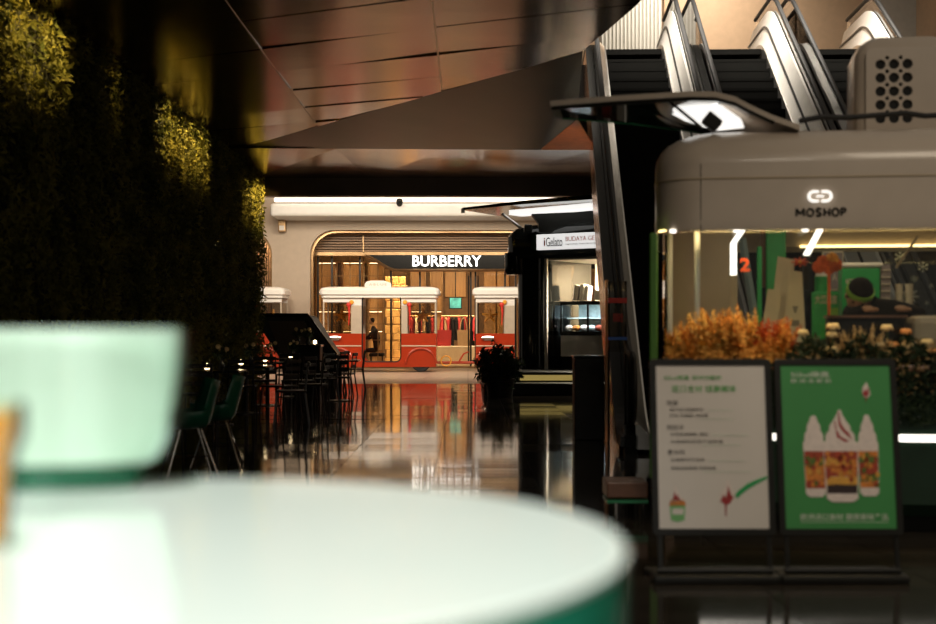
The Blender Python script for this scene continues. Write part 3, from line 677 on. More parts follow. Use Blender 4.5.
# raised wing over the gelato kiosk
def gp(px, py, d): return tuple(P(px, py, d))
wv = [P(462, 210, 30.4), P(520, 204.5, 29.8), P(590, 199.5, 29.2), P(640, 197.5, 28.8)]
wb_ = [p+Vector((.9, 1.5, -.02)) for p in wv]
mb = MB()
up = Vector((0, 0, .14))
for i in range(3):
    mb.add([wv[i], wv[i+1], wb_[i+1], wb_[i], wv[i]+up*(.35+.2*i), wv[i+1]+up*(.55+.2*i), wb_[i+1]+up*.6, wb_[i]+up*.4], [(3, 2, 1, 0), (4, 5, 6, 7), (0, 1, 5, 4), (1, 2, 6, 5), (2, 3, 7, 6), (3, 0, 4, 7)])
obj('hatch', mb, 'black_gloss', gk)
obj('hatch_tip', MB().box(wv[0].x-.02, wv[0].x+.06, wv[0].y-.02, wv[0].y+.1, wv[0].z-.06, wv[0].z+.03), 'alu_white', gk)
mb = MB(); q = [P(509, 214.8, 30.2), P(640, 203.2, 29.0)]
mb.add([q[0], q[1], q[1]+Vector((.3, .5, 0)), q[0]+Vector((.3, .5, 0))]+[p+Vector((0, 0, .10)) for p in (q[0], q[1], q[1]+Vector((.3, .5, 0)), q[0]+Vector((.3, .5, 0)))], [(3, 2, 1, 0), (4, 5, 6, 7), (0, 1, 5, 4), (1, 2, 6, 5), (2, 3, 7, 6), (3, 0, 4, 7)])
obj('hatch_reflection', mb, 'hatch_reflection', gk)  # glowing strip added for the white reflection under the wing
obj('hatch_arm', MB().prism([(wx(532, 30), wz(213, 30)), (wx(640, 30), wz(204, 30)), (wx(640, 30), wz(234, 30)), (wx(540, 30), wz(232, 30)), (wx(539, 30), wz(222, 30))], 30.2, 30.6), 'black', gk)
obj('strut', MB().tube([P(502, 214, 30.2), P(521, 228, 30.4)], .035, 6), 'alu', gk)
obj('strut_bracket', MB().cbox(wx(524, 30.4), wx(532, 30.4), 30.2, 30.5, wz(233, 30.4), wz(225, 30.4), .03), 'black', gk)
# planter beside the kiosk
pt = thing('potted_plant', 'dark bushy plant in a black tub at the left end of the gelato platform', 'potted plant', (wx(497, 27.3), 27.3, 0))
obj('tub', MB().lathe([(.24, 0), (.28, .30), (.31, .31), (.31, .35), (.26, .35), (.25, .28), (0, .28)], (wx(500, 27.3), 27.3, 0), 18), 'black', pt, True)
n = 1500; c = np.array([wx(499, 27.3), 27.3, .60]); dv = rng.normal(0, 1, (n, 3)); dv /= np.linalg.norm(dv, axis=1)[:, None]
pos = c+dv*np.array([.42, .36, .34])*(1+.25*np.sin(dv[:, :1]*7+dv[:, 2:]*9))*rng.uniform(.5, 1, n)[:, None]**.5
extra = rng.integers(0, n, 60); pos[extra] += dv[extra]*.12
fo = rawobj('foliage', leaves(pos, dv, rng.uniform(.08, .16, n), .6), 'dark_leaf', pt, (wx(497, 27.3), 27.3, 0)); fo['kind'] = 'stuff'

# ------------------------------------------------------------------ escalators
un = Vector((.052, 1, 0)).normalized(); wn = Vector((un.y, -un.x, 0))
SL = .613; V0 = 1.1; HT = 6.55; V1 = V0+HT/SL; VE = V1+2.2
def zl(v): return max(0, min(HT, (v-V0)*SL))
VS = [0.1, V0-.45, V0-.15, V0+.3]+[V0+.3+(V1-V0-.6)*i/6 for i in range(1, 7)]+[V1+.1, V1+.5, VE]
def zs(v):  # softened line
    if abs(v-V0) < .5: t = (v-V0+.5); return SL*t*t/2
    if abs(v-V1) < .5: t = (V1+.5-v); return HT-SL*t*t/2
    return zl(v)
VV = sorted(set([0.1, .4]+[V0-.5+.125*i for i in range(9)]+[V0+1+(V1-V0-2)*i/5 for i in range(6)]+[V1-.5+.125*i for i in range(9)]+[V1+1.0, VE]))
stepmesh = None
def band(a0, a1, h0, h1, vs=None):
    mb = MB(); vs = vs or VV
    for v in vs:
        z = zs(v); mb.v += [(v, a0, z+h0), (v, a1, z+h0), (v, a1, z+h1), (v, a0, z+h1)]
    for i in range(len(vs)-1):
        for k in range(4): mb.f.append((i*4+k, i*4+(k+1) % 4, (i+1)*4+(k+1) % 4, (i+1)*4+k))
    L = (len(vs)-1)*4; mb.f += [(3, 2, 1, 0), (L, L+1, L+2, L+3)]
    return mb
def sect(sec, vs=None):
    mb = MB(); vs = vs or VV; n = len(sec)
    for v in vs: mb.v += [(v, a_, zs(v)+h_) for a_, h_ in sec]
    for i in range(len(vs)-1):
        for k in range(n): mb.f.append((i*n+k, i*n+(k+1) % n, (i+1)*n+(k+1) % n, (i+1)*n+k))
    mb.f += [tuple(range(n))[::-1], tuple((len(vs)-1)*n+k for k in range(n))]
    return mb
ESC = [2.49, 4.35, 6.21]
LABE = ['leftmost escalator, rising beside the copper cladding', 'middle escalator of the three behind the cream cart', 'rightmost escalator, its head beside the air conditioner']
for e, xc in enumerate(ESC):
    B = Vector((xc, 14.5, 0))
    EM = Matrix(((un.x, wn.x, 0, B.x), (un.y, wn.y, 0, B.y), (0, 0, 1, 0), (0, 0, 0, 1)))
    t = thing('escalator', LABE[e], 'escalator', tuple(B), 'row of three escalators')
    def E(name, mb, m, par=None, sm=False): return obj(name, mb.xf(EM), m, par or t, sm)
    if stepmesh is None:
        s_ = E('step', MB().box(0, .42, -.52, .52, -.26, 0).box(-.004, 0, -.52, .52, -.05, -.006), 'step_black'); stepmesh = s_.data; first = B.copy()
        s_.location = un*(V0)+Vector((0, 0, .2)); 
        rngk = range(1, int((V1-V0)/.4))
    else: rngk = range(0, int((V1-V0)/.4))
    for k in rngk:
        o = bpy.data.objects.new('step', stepmesh); COL.objects.link(o); o.parent = t
        v = V0+.4*k; o.location = un*v+Vector((0, 0, zs(v)+.0+.2 if k == 0 else zs(v)+.12))
    E('landing_plate', MB().box(.0, V0+.05, -.52, .52, 0, .03), 'alu')
    E('landing_plate', MB().box(V1-.1, VE, -.52, .52, HT-.1, HT), 'step_black')
    pol = [(V0+.2, 0)]+[(v, zs(v)-.28) for v in VV if v > V0+.6]+[(VE, HT-1.0)]+[(v, zs(v)-1.02) for v in VV[::-1] if zs(v) > 1.1]+[(V0+1.9, 0)]
    E('truss', MB().prism(pol, -.84, .84), 'dark_panel')
    for s in (-1, 1):
        a = lambda q0, q1: (min(s*q0, s*q1), max(s*q0, s*q1))
        E('skirt', sect([(s*.53, -.12), (s*.56, -.12), (s*.56, .16), (s*.53, .16)]), 'alu')
        E('inner_deck', sect([(s*.55, .05), (s*.74, .05), (s*.74, .80 if s > 0 else .30), (s*.70, .80 if s > 0 else .30), (s*.55, .16)]), 'alu_white' if s > 0 else 'alu')
        if s > 0: E('joint_strip', sect([(.614, .475), (.60, .475), (.61, .515), (.624, .515)]), 'black_metal')
        gl = E('glass_panel', band(*a(.755, .77), .2, 1.02), 'smoke_glass')
        E('outer_deck', band(*a(.775, .90), .08, .18), 'alu_white' if s > 0 else 'black_metal')
        path = [(v, s*.763, zs(v)+1.04) for v in VV if v > .3]+[(VE, s*.763, HT+1.04)]
        nose = [(.40-.30*math.sin(PI*i/8), s*.763, .63+.30*math.cos(PI*i/8)*1.0) for i in range(8, 0, -1)]
        nose = [(.45-.32*math.sin(PI*i/8), s*.763, .68+.36*math.cos(PI*i/8)) for i in range(8, -1, -1)]
        E('handrail', MB().tube(nose+path[1:-1], .042, 8), 'rubber', None, True)
        E('newel', MB().prism([(.1, 0), (.95, 0), (.95, .2), (.5, .24), (.25, .3), (.1, .2)], *a(.72, .86)), 'black_gloss')
        cp = [(.55, 0)]+[(v, zs(v)+.10) for v in VV if v > .5]+[(VE, HT-1.05)]+[(v, zs(v)-1.05) for v in VV[::-1] if zs(v) > 1.15]+[(V0+2.0, 0)]
        E('side_cladding', MB().prism(cp, *a(.86, .89)), 'copper' if (s < 0 and e == 0) else 'dark_panel')
struct('floor_upper', MB().box(1.9, 13, 27.6, 36, HT-.9, HT-.02), 'void_black', label='upper storey floor slab at the escalator heads')
wu = struct('wall_upper', MB().box(-2, 16, 33.0, 33.2, HT-.9, 13), 'beige_panel', label='warm beige wall of the upper storey')
for a, b_, m_ in ((600, 662, 'grey_panel'), (664, 768, 'beige_panel'), (770, 870, 'beige_panel'), (872, 960, 'grey_panel')):
    o = obj('wall_panel', MB().cbox(wx(a, 32.8), wx(b_, 32.8), 32.8, 32.98, HT, 12, .03), m_, wu)
for k in range(16):
    x = wx(602+3.8*k, 32.7); obj('rib', MB().box(x, x+.03, 32.72, 32.8, HT, 12), 'alu_white', wu)
struct('wall_right', MB().box(10.5, 10.8, 10, 33, 0, 13), 'beige_panel', label='plain wall beyond the escalators')
# bin and clear safety screen by the escalator foot
bn = thing('waste_bin', 'tall matte black bin standing left of the escalator foot', 'bin', (wx(589.5, 16.4), 16.6, 0))
obj('body', MB().cbox(wx(574.5, 16.5), wx(604.5, 16.5), 16.5, 16.85, 0, .97, .015), 'black', bn)
obj('lid', MB().cbox(wx(573.5, 16.5), wx(605.5, 16.5), 16.48, 16.87, .97, 1.0, .01), 'black_gloss', bn)
obj('slot', MB().box(wx(580, 16.5), wx(599, 16.5), 16.494, 16.5, .80, .90), 'hole_black', bn)
pst = thing('copper_post', 'slim copper post between the black bin and the escalator', 'post', (wx(606.5, 16.2), 16.2, 0))
obj('shaft', MB().box(wx(605.2, 16.2), wx(608, 16.2), 16.2, 16.26, 0.02, wz(280, 16.2)), 'copper', pst)
obj('foot', MB().cbox(wx(603.8, 16.2), wx(609.4, 16.2), 16.17, 16.29, 0, .02, .005), 'copper', pst)
gs = thing('safety_screen', 'clear glass safety screen with red and blue stripes at the escalator foot', 'screen', (wx(617, 15.6), 15.6, 0))
d = 15.6
obj('glass', MB().box(wx(608, d), wx(627, d), d, d+.012, wz(352, d), wz(281, d)), 'smoke_glass', gs)
for px in (609, 626): obj('post', MB().tube([(wx(px, d), d+.03, 0), (wx(px, d), d+.03, wz(281, d))], .014, 6), 'black_metal', gs)
obj('red_stripe', MB().box(wx(608, d), wx(627, d), d-.004, d, wz(303, d), wz(298, d)), 'ribbon_red', gs)
obj('blue_stripe', MB().box(wx(608, d), wx(627, d), d-.004, d, wz(340, d), wz(337, d)), 'ribbon_blue', gs)
text('notice', '乘梯安全', 'ribbon_red', gs, wx(613, d), wx(623, d), wz(322, d), wz(313, d), d-.001, .003)

# ------------------------------------------------------------------ cream snack cart
yK = 8.9
CR = math.radians(8.2); CC, CSN = math.cos(CR), math.sin(CR); CPX = wx(655, yK)     # the cart stands turned a little about its front left corner
def kx(px, d=yK):
    k = (px-468)/F; b = d-yK
    return CPX+(k*(yK+CC*b)-CPX-CSN*b)/(CC+k*CSN)
def kdepth(px, d): return yK-CSN*(kx(px, d)-CPX)+CC*(d-yK)
def kz(py, d=yK, px=800): return wz(py, kdepth(px, d))
def PK(px, py, d): return Vector((kx(px, d), d, kz(py, d, px)))
CART0 = set(COL.objects)
KX0, KX1, KY0, KY1 = CPX, 4.9, yK, 11.6
ct = thing('snack_cart', 'cream rounded snack cart with MOSHOP lettering and glass front', 'cart', ((KX0+KX1)/2, (KY0+KY1)/2, 0))
zb, zt_ = kz(229), kz(124)
lev = [(0, zb), (-.004, zb+.05), (0, zb+.10), (0, zt_-.24)]+[(.36*(1-math.cos(PI/2*i/7)), zt_-.24+.24*math.sin(PI/2*i/7)) for i in range(1, 8)]
out = [(KX0+i, KX1-i, KY0+i, KY1-i, max(.30-i*.5, .1), z) for i, z in lev]
inn = [(KX0+i+.05, KX1-i-.05, KY0+i+.05, KY1-i-.05, max(.28-i*.5, .08), min(z, zt_-.05)) for i, z in lev]
obj('roof', MB().loft(inn[::-1]+out, 8, True, True), 'cart_cream', ct, True)
gz = kz(177)
obj('roof_groove', MB().loft([(KX0-.003, KX1+.003, KY0-.003, KY1+.003, .302, gz-.008), (KX0-.007, KX1+.007, KY0-.007, KY1+.007, .305, gz), (KX0-.003, KX1+.003, KY0-.003, KY1+.003, .302, gz+.008)], 8, False, False), 'cart_inner', ct, True)
obj('roof_seam', MB().box(kx(700.5), kx(701.2), KY0-.002, KY0+.01, zb, zt_-.24), 'hole_black', ct)
# logo: two facing rounded hooks
lg = bpy.data.objects.new('logo', None); bpy.data.objects.remove(lg)
mb = MB(); d = KY0-.015
def hook(xa, xb, ztop, zbot, side):
    r = (ztop-zbot)/2; pts = [(xb, ztop), (xa+side*r, ztop)]
    pts += [(xa+side*(r-r*math.sin(PI*i/8)), zbot+r+r*math.cos(PI*i/8)) for i in range(1, 8)]+[(xa+side*r, zbot), (xb, zbot)]
    return [(x, d, z) for x, z in pts]
mb.tube(hook(kx(808.5), kx(818.3), kz(192), kz(201.5), 1), .0085, 6)
mb.tube(hook(kx(831), kx(821.2), kz(192), kz(201.5), -1), .0085, 6)
mb.tube([(kx(816), d, kz(196.7)), (kx(823.5), d, kz(196.7))], .0055, 6)
obj('logo', mb, 'logo_glow', ct)
STROKES = {'M': [[(0, 0), (0, 1), (.5, .3), (1, 1), (1, 0)]], 'O': [[(.5+.5*math.cos(a), .5+.5*math.sin(a)) for a in [2*PI*i/14 for i in range(15)]]],
           'S': [[(.95, .85), (.7, 1), (.3, 1), (.05, .8), (.2, .58), (.8, .42), (.95, .2), (.7, 0), (.3, 0), (.05, .15)]],
           'H': [[(.05, 0), (.05, 1)], [(.95, 0), (.95, 1)], [(.05, .5), (.95, .5)]], 'P': [[(.08, 0), (.08, 1), (.7, 1), (.95, .75), (.7, .48), (.08, .48)]]}
for ch, p0, p1 in (('M', 796.5, 804), ('O', 807, 813.5), ('S', 816, 821.3), ('H', 824, 829.8), ('O', 832.3, 838.6), ('P', 841, 846)):
    mb = MB()
    for st_ in STROKES[ch]:
        q_ = [(kx(p0+(p1-p0)*a), KY0-.004, kz(216.3-7.6*b)) for a, b in st_]
        for a, b in zip(q_, q_[1:]): mb.tube([a, b], .0072, 6)
    obj('letter', mb, 'black', ct)
# body below the window
ws = 1.08
obj('lower_body', MB().loft([(KX0+.12, KX1-.1, KY0+.22, KY1-.1, .25, .12), (KX0+.06, KX1-.05, KY0+.15, KY1-.05, .28, .2), (KX0+.06, KX1-.05, KY0+.15, KY1-.05, .28, ws), (KX0+.11, KX1-.10, KY0+.20, KY1-.10, .25, ws), (KX0+.11, KX1-.10, KY0+.20, KY1-.10, .25, .2)], 8), 'cart_green', ct, True)
obj('plinth', MB().box(KX0+.3, KX1-.3, KY0+.4, KY1-.3, 0, .13), 'black', ct)
obj('light_slot', MB().cbox(kx(700), kx(1010), KY0+.135, KY0+.15, kz(440.5, KY0+.15), kz(433.5, KY0+.15), .004), 'led', ct)
obj('window_ledge', MB().cbox(KX0+.02, KX1-.02, KY0-.02, KY0+.2, ws-.04, ws, .012), 'brown_top', ct)
obj('front_glass', MB().box(KX0+.25, KX1-.2, KY0+.22, KY0+.23, ws, zb+.02), 'clear_glass', ct)
cg = [(KX0+.25-.20*math.sin(PI/2*i/6), KY0+.22+.20-.20*math.cos(PI/2*i/6)) for i in range(7)]
mb = MB()
for i in range(6):
    (xa, ya), (xb, yb) = cg[i], cg[i+1]; mb.add([(xa, ya, ws), (xb, yb, ws), (xb, yb, zb+.02), (xa, ya, zb+.02)], [(0, 1, 2, 3)])
obj('corner_glass', mb, 'clear_glass', ct)
obj('corner_post', MB().tube([(KX0+.27, KY0+.26, ws), (KX0+.27, KY0+.26, zb+.05)], .018, 8), 'alu_white', ct)
obj('corner_post', MB().tube([(KX0+.09, KY0+.5, ws), (KX0+.09, KY0+.5, zb+.05)], .022, 8), 'alu_white', ct)
obj('side_blind', MB().cbox(kx(668, 10.9), kx(735, 10.9), 10.9, 10.95, ws, zb+.3, .02), 'cart_inner', ct)
obj('side_wall', MB().box(KX0+.07, KX0+.10, KY0+.7, KY1-.2, ws, zb+.05), 'cart_inner', ct)
obj('eave_light', MB().box(KX0+.3, KX1-.3, KY0+.09, KY0+.11, zb+.004, zb+.014), 'led_warm', ct)
for px in (673, 737, 806): obj('spot_lens', MB().lathe([(.0, 0), (.018, 0), (.02, .02), (0, .02)], (kx(px), KY0+.06, zb-.012), 12), 'led', ct)
# green side door standing open at the left end
obj('side_door', MB().cbox(kx(649.5), kx(657.5), KY0+.05, KY0+.13, .35, kz(231), .01), 'leaf_green', ct)
# back of the cart: header, posts, green panel, back window
yb_ = 11.35
obj('back_header', MB().box(kx(784, yb_), KX1-.12, yb_, yb_+.06, kz(247, yb_), zt_-.25), 'cart_inner', ct)
obj('header_light', MB().box(kx(800, yb_), KX1-.15, yb_-.03, yb_, kz(247.6, yb_), kz(245.6, yb_)), 'led_warm', ct)
obj('back_glass', MB().box(kx(800, yb_), KX1-.12, yb_+.02, yb_+.03, ws, kz(247, yb_)), 'clear_glass', ct)
obj('green_panel', MB().cbox(kx(766, 11), kx(786, 11), 11, 11.05, ws, zb+.35, .01), 'bright_green', ct)
obj('green_panel', MB().cbox(kx(757, 10.8), kx(762, 10.8), 10.8, 10.85, ws, kz(246, 10.8), .01), 'bright_green', ct)
obj('brown_post', MB().box(kx(760, 11.1), kx(770, 11.1), 11.1, 11.15, kz(287, 11.1), zb+.35), 'brown_top', ct)
dd = 10.2
def bent(px_t, py_t, px_m, py_m, px_b, py_b, dq, w_):
    a, b_, c_ = PK(px_t, py_t, dq), PK(px_m, py_m, dq), PK(px_b, py_b, dq); mb = MB(); n_ = Vector((w_, 0, 0)); y_ = Vector((0, .04, 0))
    v = [a, a+n_, b_+n_, b_, c_, c_+n_]; v = v+[p+y_ for p in v]
    mb.add(v, [(0, 1, 2, 3), (3, 2, 5, 4), (6, 9, 8, 7), (9, 10, 11, 8), (0, 3, 9, 6), (3, 4, 10, 9), (1, 7, 8, 2), (2, 8, 11, 5), (0, 6, 7, 1), (4, 5, 11, 10)])
    return mb
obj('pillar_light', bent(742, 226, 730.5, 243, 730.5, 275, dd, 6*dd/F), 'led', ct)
obj('pillar', MB().box(kx(730.5, dd), kx(737.5, dd), dd, dd+.04, ws, kz(275, dd)), 'tram_post', ct)
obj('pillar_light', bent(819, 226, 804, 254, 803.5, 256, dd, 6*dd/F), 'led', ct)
obj('pillar', MB().box(kx(803.5, dd), kx(810, dd), dd, dd+.04, kz(290, dd), kz(255, dd)), 'black', ct)
obj('window_strut', MB().tube([PK(742, 238, 11), PK(757, 335, 11)], .035, 6), 'blue_grey', ct)
obj('window_strut', MB().tube([PK(918, 236, 11.2), PK(896, 268, 11.2)], .012, 6), 'cart_inner', ct)
obj('inner_counter', MB().box(kx(745, 10.0), kx(846, 10), 10.0, 10.8, .2, kz(342, 10)), 'cart_inner', ct)
obj('inner_counter', MB().box(kx(846, 10.0)+.002, KX1-.3, 10.42, 10.8, .2, kz(342, 10)), 'cart_inner', ct)
# raised serving bar
obj('serving_bar', MB().loft([(kx(827, 9.6), kx(905, 9.6), 9.5, 9.8, .1, ws), (kx(827, 9.6), kx(905, 9.6), 9.5, 9.8, .1, kz(318, 9.6))], 6), 'black', ct, True)
obj('bar_top', MB().loft([(kx(826, 9.6), kx(907, 9.6), 9.46, 9.85, .1, kz(318, 9.6)), (kx(826, 9.6), kx(907, 9.6), 9.46, 9.85, .1, kz(315.5, 9.6))], 6), 'brown_top', ct, True)
obj('counter_case', MB().cbox(kx(908, 9.7), KX1-.4, 9.5, 9.9, ws, kz(316, 9.7), .05), 'cart_inner', ct)
# roof wing: raised glass hatch with curved shoulder
zh = kz(88, 8.95)
prof = [(kx(548), kz(91)), (kx(620), kz(87)), (kx(690), kz(84.5)), (kx(716), kz(85.5)), (kx(736), kz(91)), (kx(752), kz(100)), (kx(775), kz(111)), (kx(802), kz(121))]
dep = [.35, .85, 1.45, 1.7, 1.8, 1.8, 1.8, 1.8]
mb = MB(); th = .035
for (x, z), q in zip(prof, dep):
    mb.v += [(x, yK+.15, z-th), (x+.05*0, yK+.15+q, z-th-.02), (x, yK+.15+q, z-.02), (x, yK+.15, z)]
for i in range(len(prof)-1):
    for k in range(4): mb.f.append((i*4+k, i*4+(k+1) % 4, (i+1)*4+(k+1) % 4, (i+1)*4+k))
mb.f += [(3, 2, 1, 0), (28, 29, 30, 31)]
ht = obj('hatch', mb, 'cart_cream', ct)
mb = MB()
for (x, z), q in list(zip(prof, dep))[:6]:
    mb.v += [(x+.06, yK+.20, z-th-.012), (x+.06, yK+.12+q, z-th-.03), (x+.06, yK+.12+q, z-th-.022), (x+.06, yK+.20, z-th-.004)]
for i in range(5):
    for k in range(4): mb.f.append((i*4+k, i*4+(k+1) % 4, (i+1)*4+(k+1) % 4, (i+1)*4+k))
mb.f += [(3, 2, 1, 0), (20, 21, 22, 23)]
obj('hatch_glass', mb, 'hatch_glass', ht)
obj('hatch_rim', MB().tube([(x+.01, yK+.17, z-th-.006) for x, z in prof[:7]], .02, 6), 'black', ht)
obj('edge_strip', MB().tube([(x+.06, yK+.14+q, z-th-.03) for (x, z), q in list(zip(prof, dep))[:5]], .006, 5), 'green_edge', ht)
obj('reflection_panel', MB().add([PK(640, 97.5, 9.25), PK(690, 97, 9.25), PK(722, 107, 9.25), PK(741, 120, 9.3), PK(744, 128, 9.4), PK(715, 131, 9.75), PK(685, 121, 9.75)]+[PK(640, 97.5, 9.25)+Vector((0, 0, .01)), PK(690, 97, 9.25)+Vector((0, 0, .01)), PK(722, 107, 9.25)+Vector((0, 0, .01)), PK(741, 120, 9.3)+Vector((0, 0, .01)), PK(744, 128, 9.4)+Vector((0, 0, .01)), PK(715, 131, 9.75)+Vector((0, 0, .01)), PK(685, 121, 9.75)+Vector((0, 0, .01))],
    [(0, 1, 2, 3, 4, 5, 6), (13, 12, 11, 10, 9, 8, 7)]+[(i, (i+1) % 7, (i+1) % 7+7, i+7) for i in range(7)]), 'hatch_reflection', ht)  # glowing sheet added for the white reflection in the hatch glass
obj('strut', MB().tube([PK(664, 97, 9.15), PK(702, 128, 9.15)], .011, 6), 'black', ht)
obj('strut_joint', MB().sphere(PK(664.5, 97.5, 9.13), .025, n=8, m=6), 'black', ht)
Mh = Matrix.Translation(PK(712, 122, 9.1)) @ Matrix.Rotation(.7, 4, 'Y')
obj('hinge_block', MB().cbox(-.055, .055, -.05, .05, -.045, .045, .01).xf(Mh), 'black', ht)
obj('cable', MB().tube([PK(800, 121, 9.35), PK(820, 117, 9.4), PK(850, 117.5, 9.4), PK(880, 115, 9.45), PK(905, 113, 9.5), PK(925, 116, 9.5), PK(960, 114, 9.6)], .020, 6), 'rubber', ct, True)
# air conditioner on the roof
dA = 9.75
ac = thing('roof_air_conditioner', 'cream rooftop air conditioner with round punched vent holes', 'air conditioner', (kx(905, dA), dA+.3, zt_))
ax0, ax1, az0, az1 = kx(857, dA), kx(957, dA), zt_-.0, kz(37, dA)
obj('housing', MB().loft([(ax0-.01, ax1+.01, dA+.03, dA+.6, .08, az0), (ax0, ax1, dA+.03, dA+.6, .08, az1-.12), (ax0+.03, ax1-.03, dA+.05, dA+.57, .08, az1-.05), (ax0+.10, ax1-.10, dA+.10, dA+.5, .08, az1)], 6), 'cart_cream', ac, True)
holes = []
for r in range(5):
    for c in range(3): holes.append(circ(kx(880.5+13.5*c, dA), kz(66.5+13.4*r, dA), 5.0*dA/F, 14))
for r in range(5):
    for c in range(2): holes.append(circ(kx(887.2+13.5*c, dA), kz(60+13.4*r, dA), 2.0*dA/F, 10))
obj('vent_panel', MB().plate([(x, z) for x, z in rrect(kx(866, dA), kx(948, dA), az0+.02, kz(50, dA), .05, 5)], holes, dA, dA+.03), 'cart_cream', ac)
for hl in holes:
    cx_ = sum(p[0] for p in hl)/len(hl); cz_ = sum(p[1] for p in hl)/len(hl); r_ = hl[0][0]-cx_
    obj('vent_hole', MB().lathe([(0, 0), (r_*.98, 0), (r_*.98, .006), (0, .006)], (0, 0, 0), 12).xf(Matrix.Translation((cx_, dA+.026, cz_)) @ Matrix.Rotation(PI/2, 4, 'X')), 'hole_black', ac)
lamp('cart_lamp', 'AREA', (kx(850, 10), 10.2, zb+.28), 4.5, (1, .80, .50), (kx(850, 10), 10.2, 0), size=1.6, sizey=.5)
lamp('cart_lamp', 'AREA', (kx(730, 9.1), 9.05, zb+.01), 7, (1, .72, .34), (kx(730, 9.1), 9.0, 0), size=1.0, sizey=.08)
lamp('cart_lamp', 'AREA', (kx(860, 9.1), 9.05, zb+.01), 2.6, (1, .72, .34), (kx(860, 9.1), 9.0, 0), size=1.0, sizey=.08)

# things inside the cart
cz = kz(342, 10)+.002
co = thing('green_cooler', 'green drinks cooler with white lid and side grille inside the cart', 'cooler', (kx(860, 10.45), 10.55, cz))
d = 10.45
obj('body', MB().cbox(kx(842, d), kx(880, d), d, d+.25, cz, kz(268, d), .01), 'bright_green', co)
obj('lid', MB().cbox(kx(840, d), kx(883, d), d-.01, d+.26, kz(268, d), kz(263, d), .015), 'white_plaster', co)
obj('grille', MB().box(kx(881, d), kx(891, d), d+.02, d+.25, cz, kz(265, d)), 'frame_grey', co)
for k in range(5): obj('grille_bar', MB().box(kx(881, d), kx(891, d), d+.01, d+.02, kz(270+7*k, d)-.008, kz(270+7*k, d)), 'paper', co)
text('lettering', 'ICE 177', 'paper', co, kx(846, d), kx(867, d), kz(284, d), kz(279, d), d-.001, .003, .03)
gcn = thing('green_display', 'low green display front with pale lettering on the cart counter', 'display', (kx(830, 10.1), 10.1, cz)); d = 10.1
obj('panel', MB().cbox(kx(812, d), kx(839, d), d, d+.05, cz, kz(292, d), .01), 'bright_green', gcn)
text('lettering', '大江门店', 'paper', gcn, kx(815, d), kx(837, d), kz(304, d), kz(295, d), d-.001, .003, .02)
obj('price_card', MB().box(kx(830, d), kx(838, d), d-.02, d-.012, kz(320, d), kz(308, d)), 'cap_green', gcn)
def menu_card(pts, d, lab, mark):
    t = thing('menu_card', lab, 'menu', (kx(sum(p[0] for p in pts)/4, d), d, cz))
    obj('card', MB().prism([(kx(a, d), kz(b, d)) for a, b in pts], d, d+.02), 'paper', t)
    x = sum(p[0] for p in pts)/4; y = sum(p[1] for p in pts)/4
    if mark:
        obj('cup_print', MB().prism([(kx(x-3, d), kz(y, d)), (kx(x+3, d), kz(y, d)), (kx(x+1, d), kz(y+7, d)), (kx(x-1, d), kz(y+7, d))], d-.003, d), 'print_grey', t)
        obj('print_block', MB().box(kx(x-4, d), kx(x+4, d), d-.003, d, kz(y+20, d), kz(y+14, d)), 'print_grey', t)
menu_card([(778, 256), (795, 260), (787, 341), (768, 341)], 10.15, 'tall pale menu card tilted behind another on the cart counter', False)
menu_card([(790, 270), (802, 272), (806, 341), (783, 341)], 10.02, 'pale menu card with a cup print at the front of the counter', True)
menu_card([(768, 289), (782, 290), (775, 341), (760, 341)], 10.06, 'short pale card leaning at the left end of the counter', False)
bt = thing('sauce_bottle', 'green squeeze bottle with a white cap behind the menu cards', 'bottle', (kx(822, 10.25), 10.25, cz)); d = 10.25
rB = 7*d/F
obj('bottle', MB().lathe([(rB*.95, 0), (rB, .02), (rB, kz(277, d)-cz), (rB*.6, kz(274, d)-cz), (0, kz(274, d)-cz)], (kx(822, d), d, cz), 16), 'bright_green', bt, True)
obj('cap', MB().lathe([(rB*.95, 0), (rB*.8, .03), (rB*.3, .05), (rB*.25, .08), (0, .085)], (kx(822, d), d, kz(276.5, d)), 14), 'white_plaster', bt, True)
pc = thing('picture_frame', 'grey framed picture hanging behind the orange flowers', 'picture', (kx(834, 11.0), 11.0, kz(291, 11))); d = 11.0
obj('frame', MB().cbox(kx(822, d), kx(844, d), d, d+.03, kz(291, d), kz(251, d), .008), 'paper', pc)
obj('print', MB().box(kx(823.5, d), kx(842.5, d), d-.004, d, kz(289, d), kz(253, d)), 'frame_grey', pc)
text('print_mark', 'A', 'paper', pc, kx(832, d), kx(837, d), kz(281, d), kz(274, d), d-.005, .002)
for k, (px, py0, py1, lab) in enumerate(((899, 281, 342, 'white paper cup stack left of its twin by the back window'), (909, 282, 342, 'white paper cup stack right of its twin by the back window'))):
    d = 10.52; t = thing('cup_stack', lab, 'cup', (kx(px, d), d, cz), 'paper cup stacks')
    for j in range(7):
        z0 = cz+j*.055; obj('cup', MB().lathe([(.022, 0), (.030, .085), (.032, .085), (.032, .09), (0, .088)], (kx(px, d), d, z0), 12), 'paper', t, True)
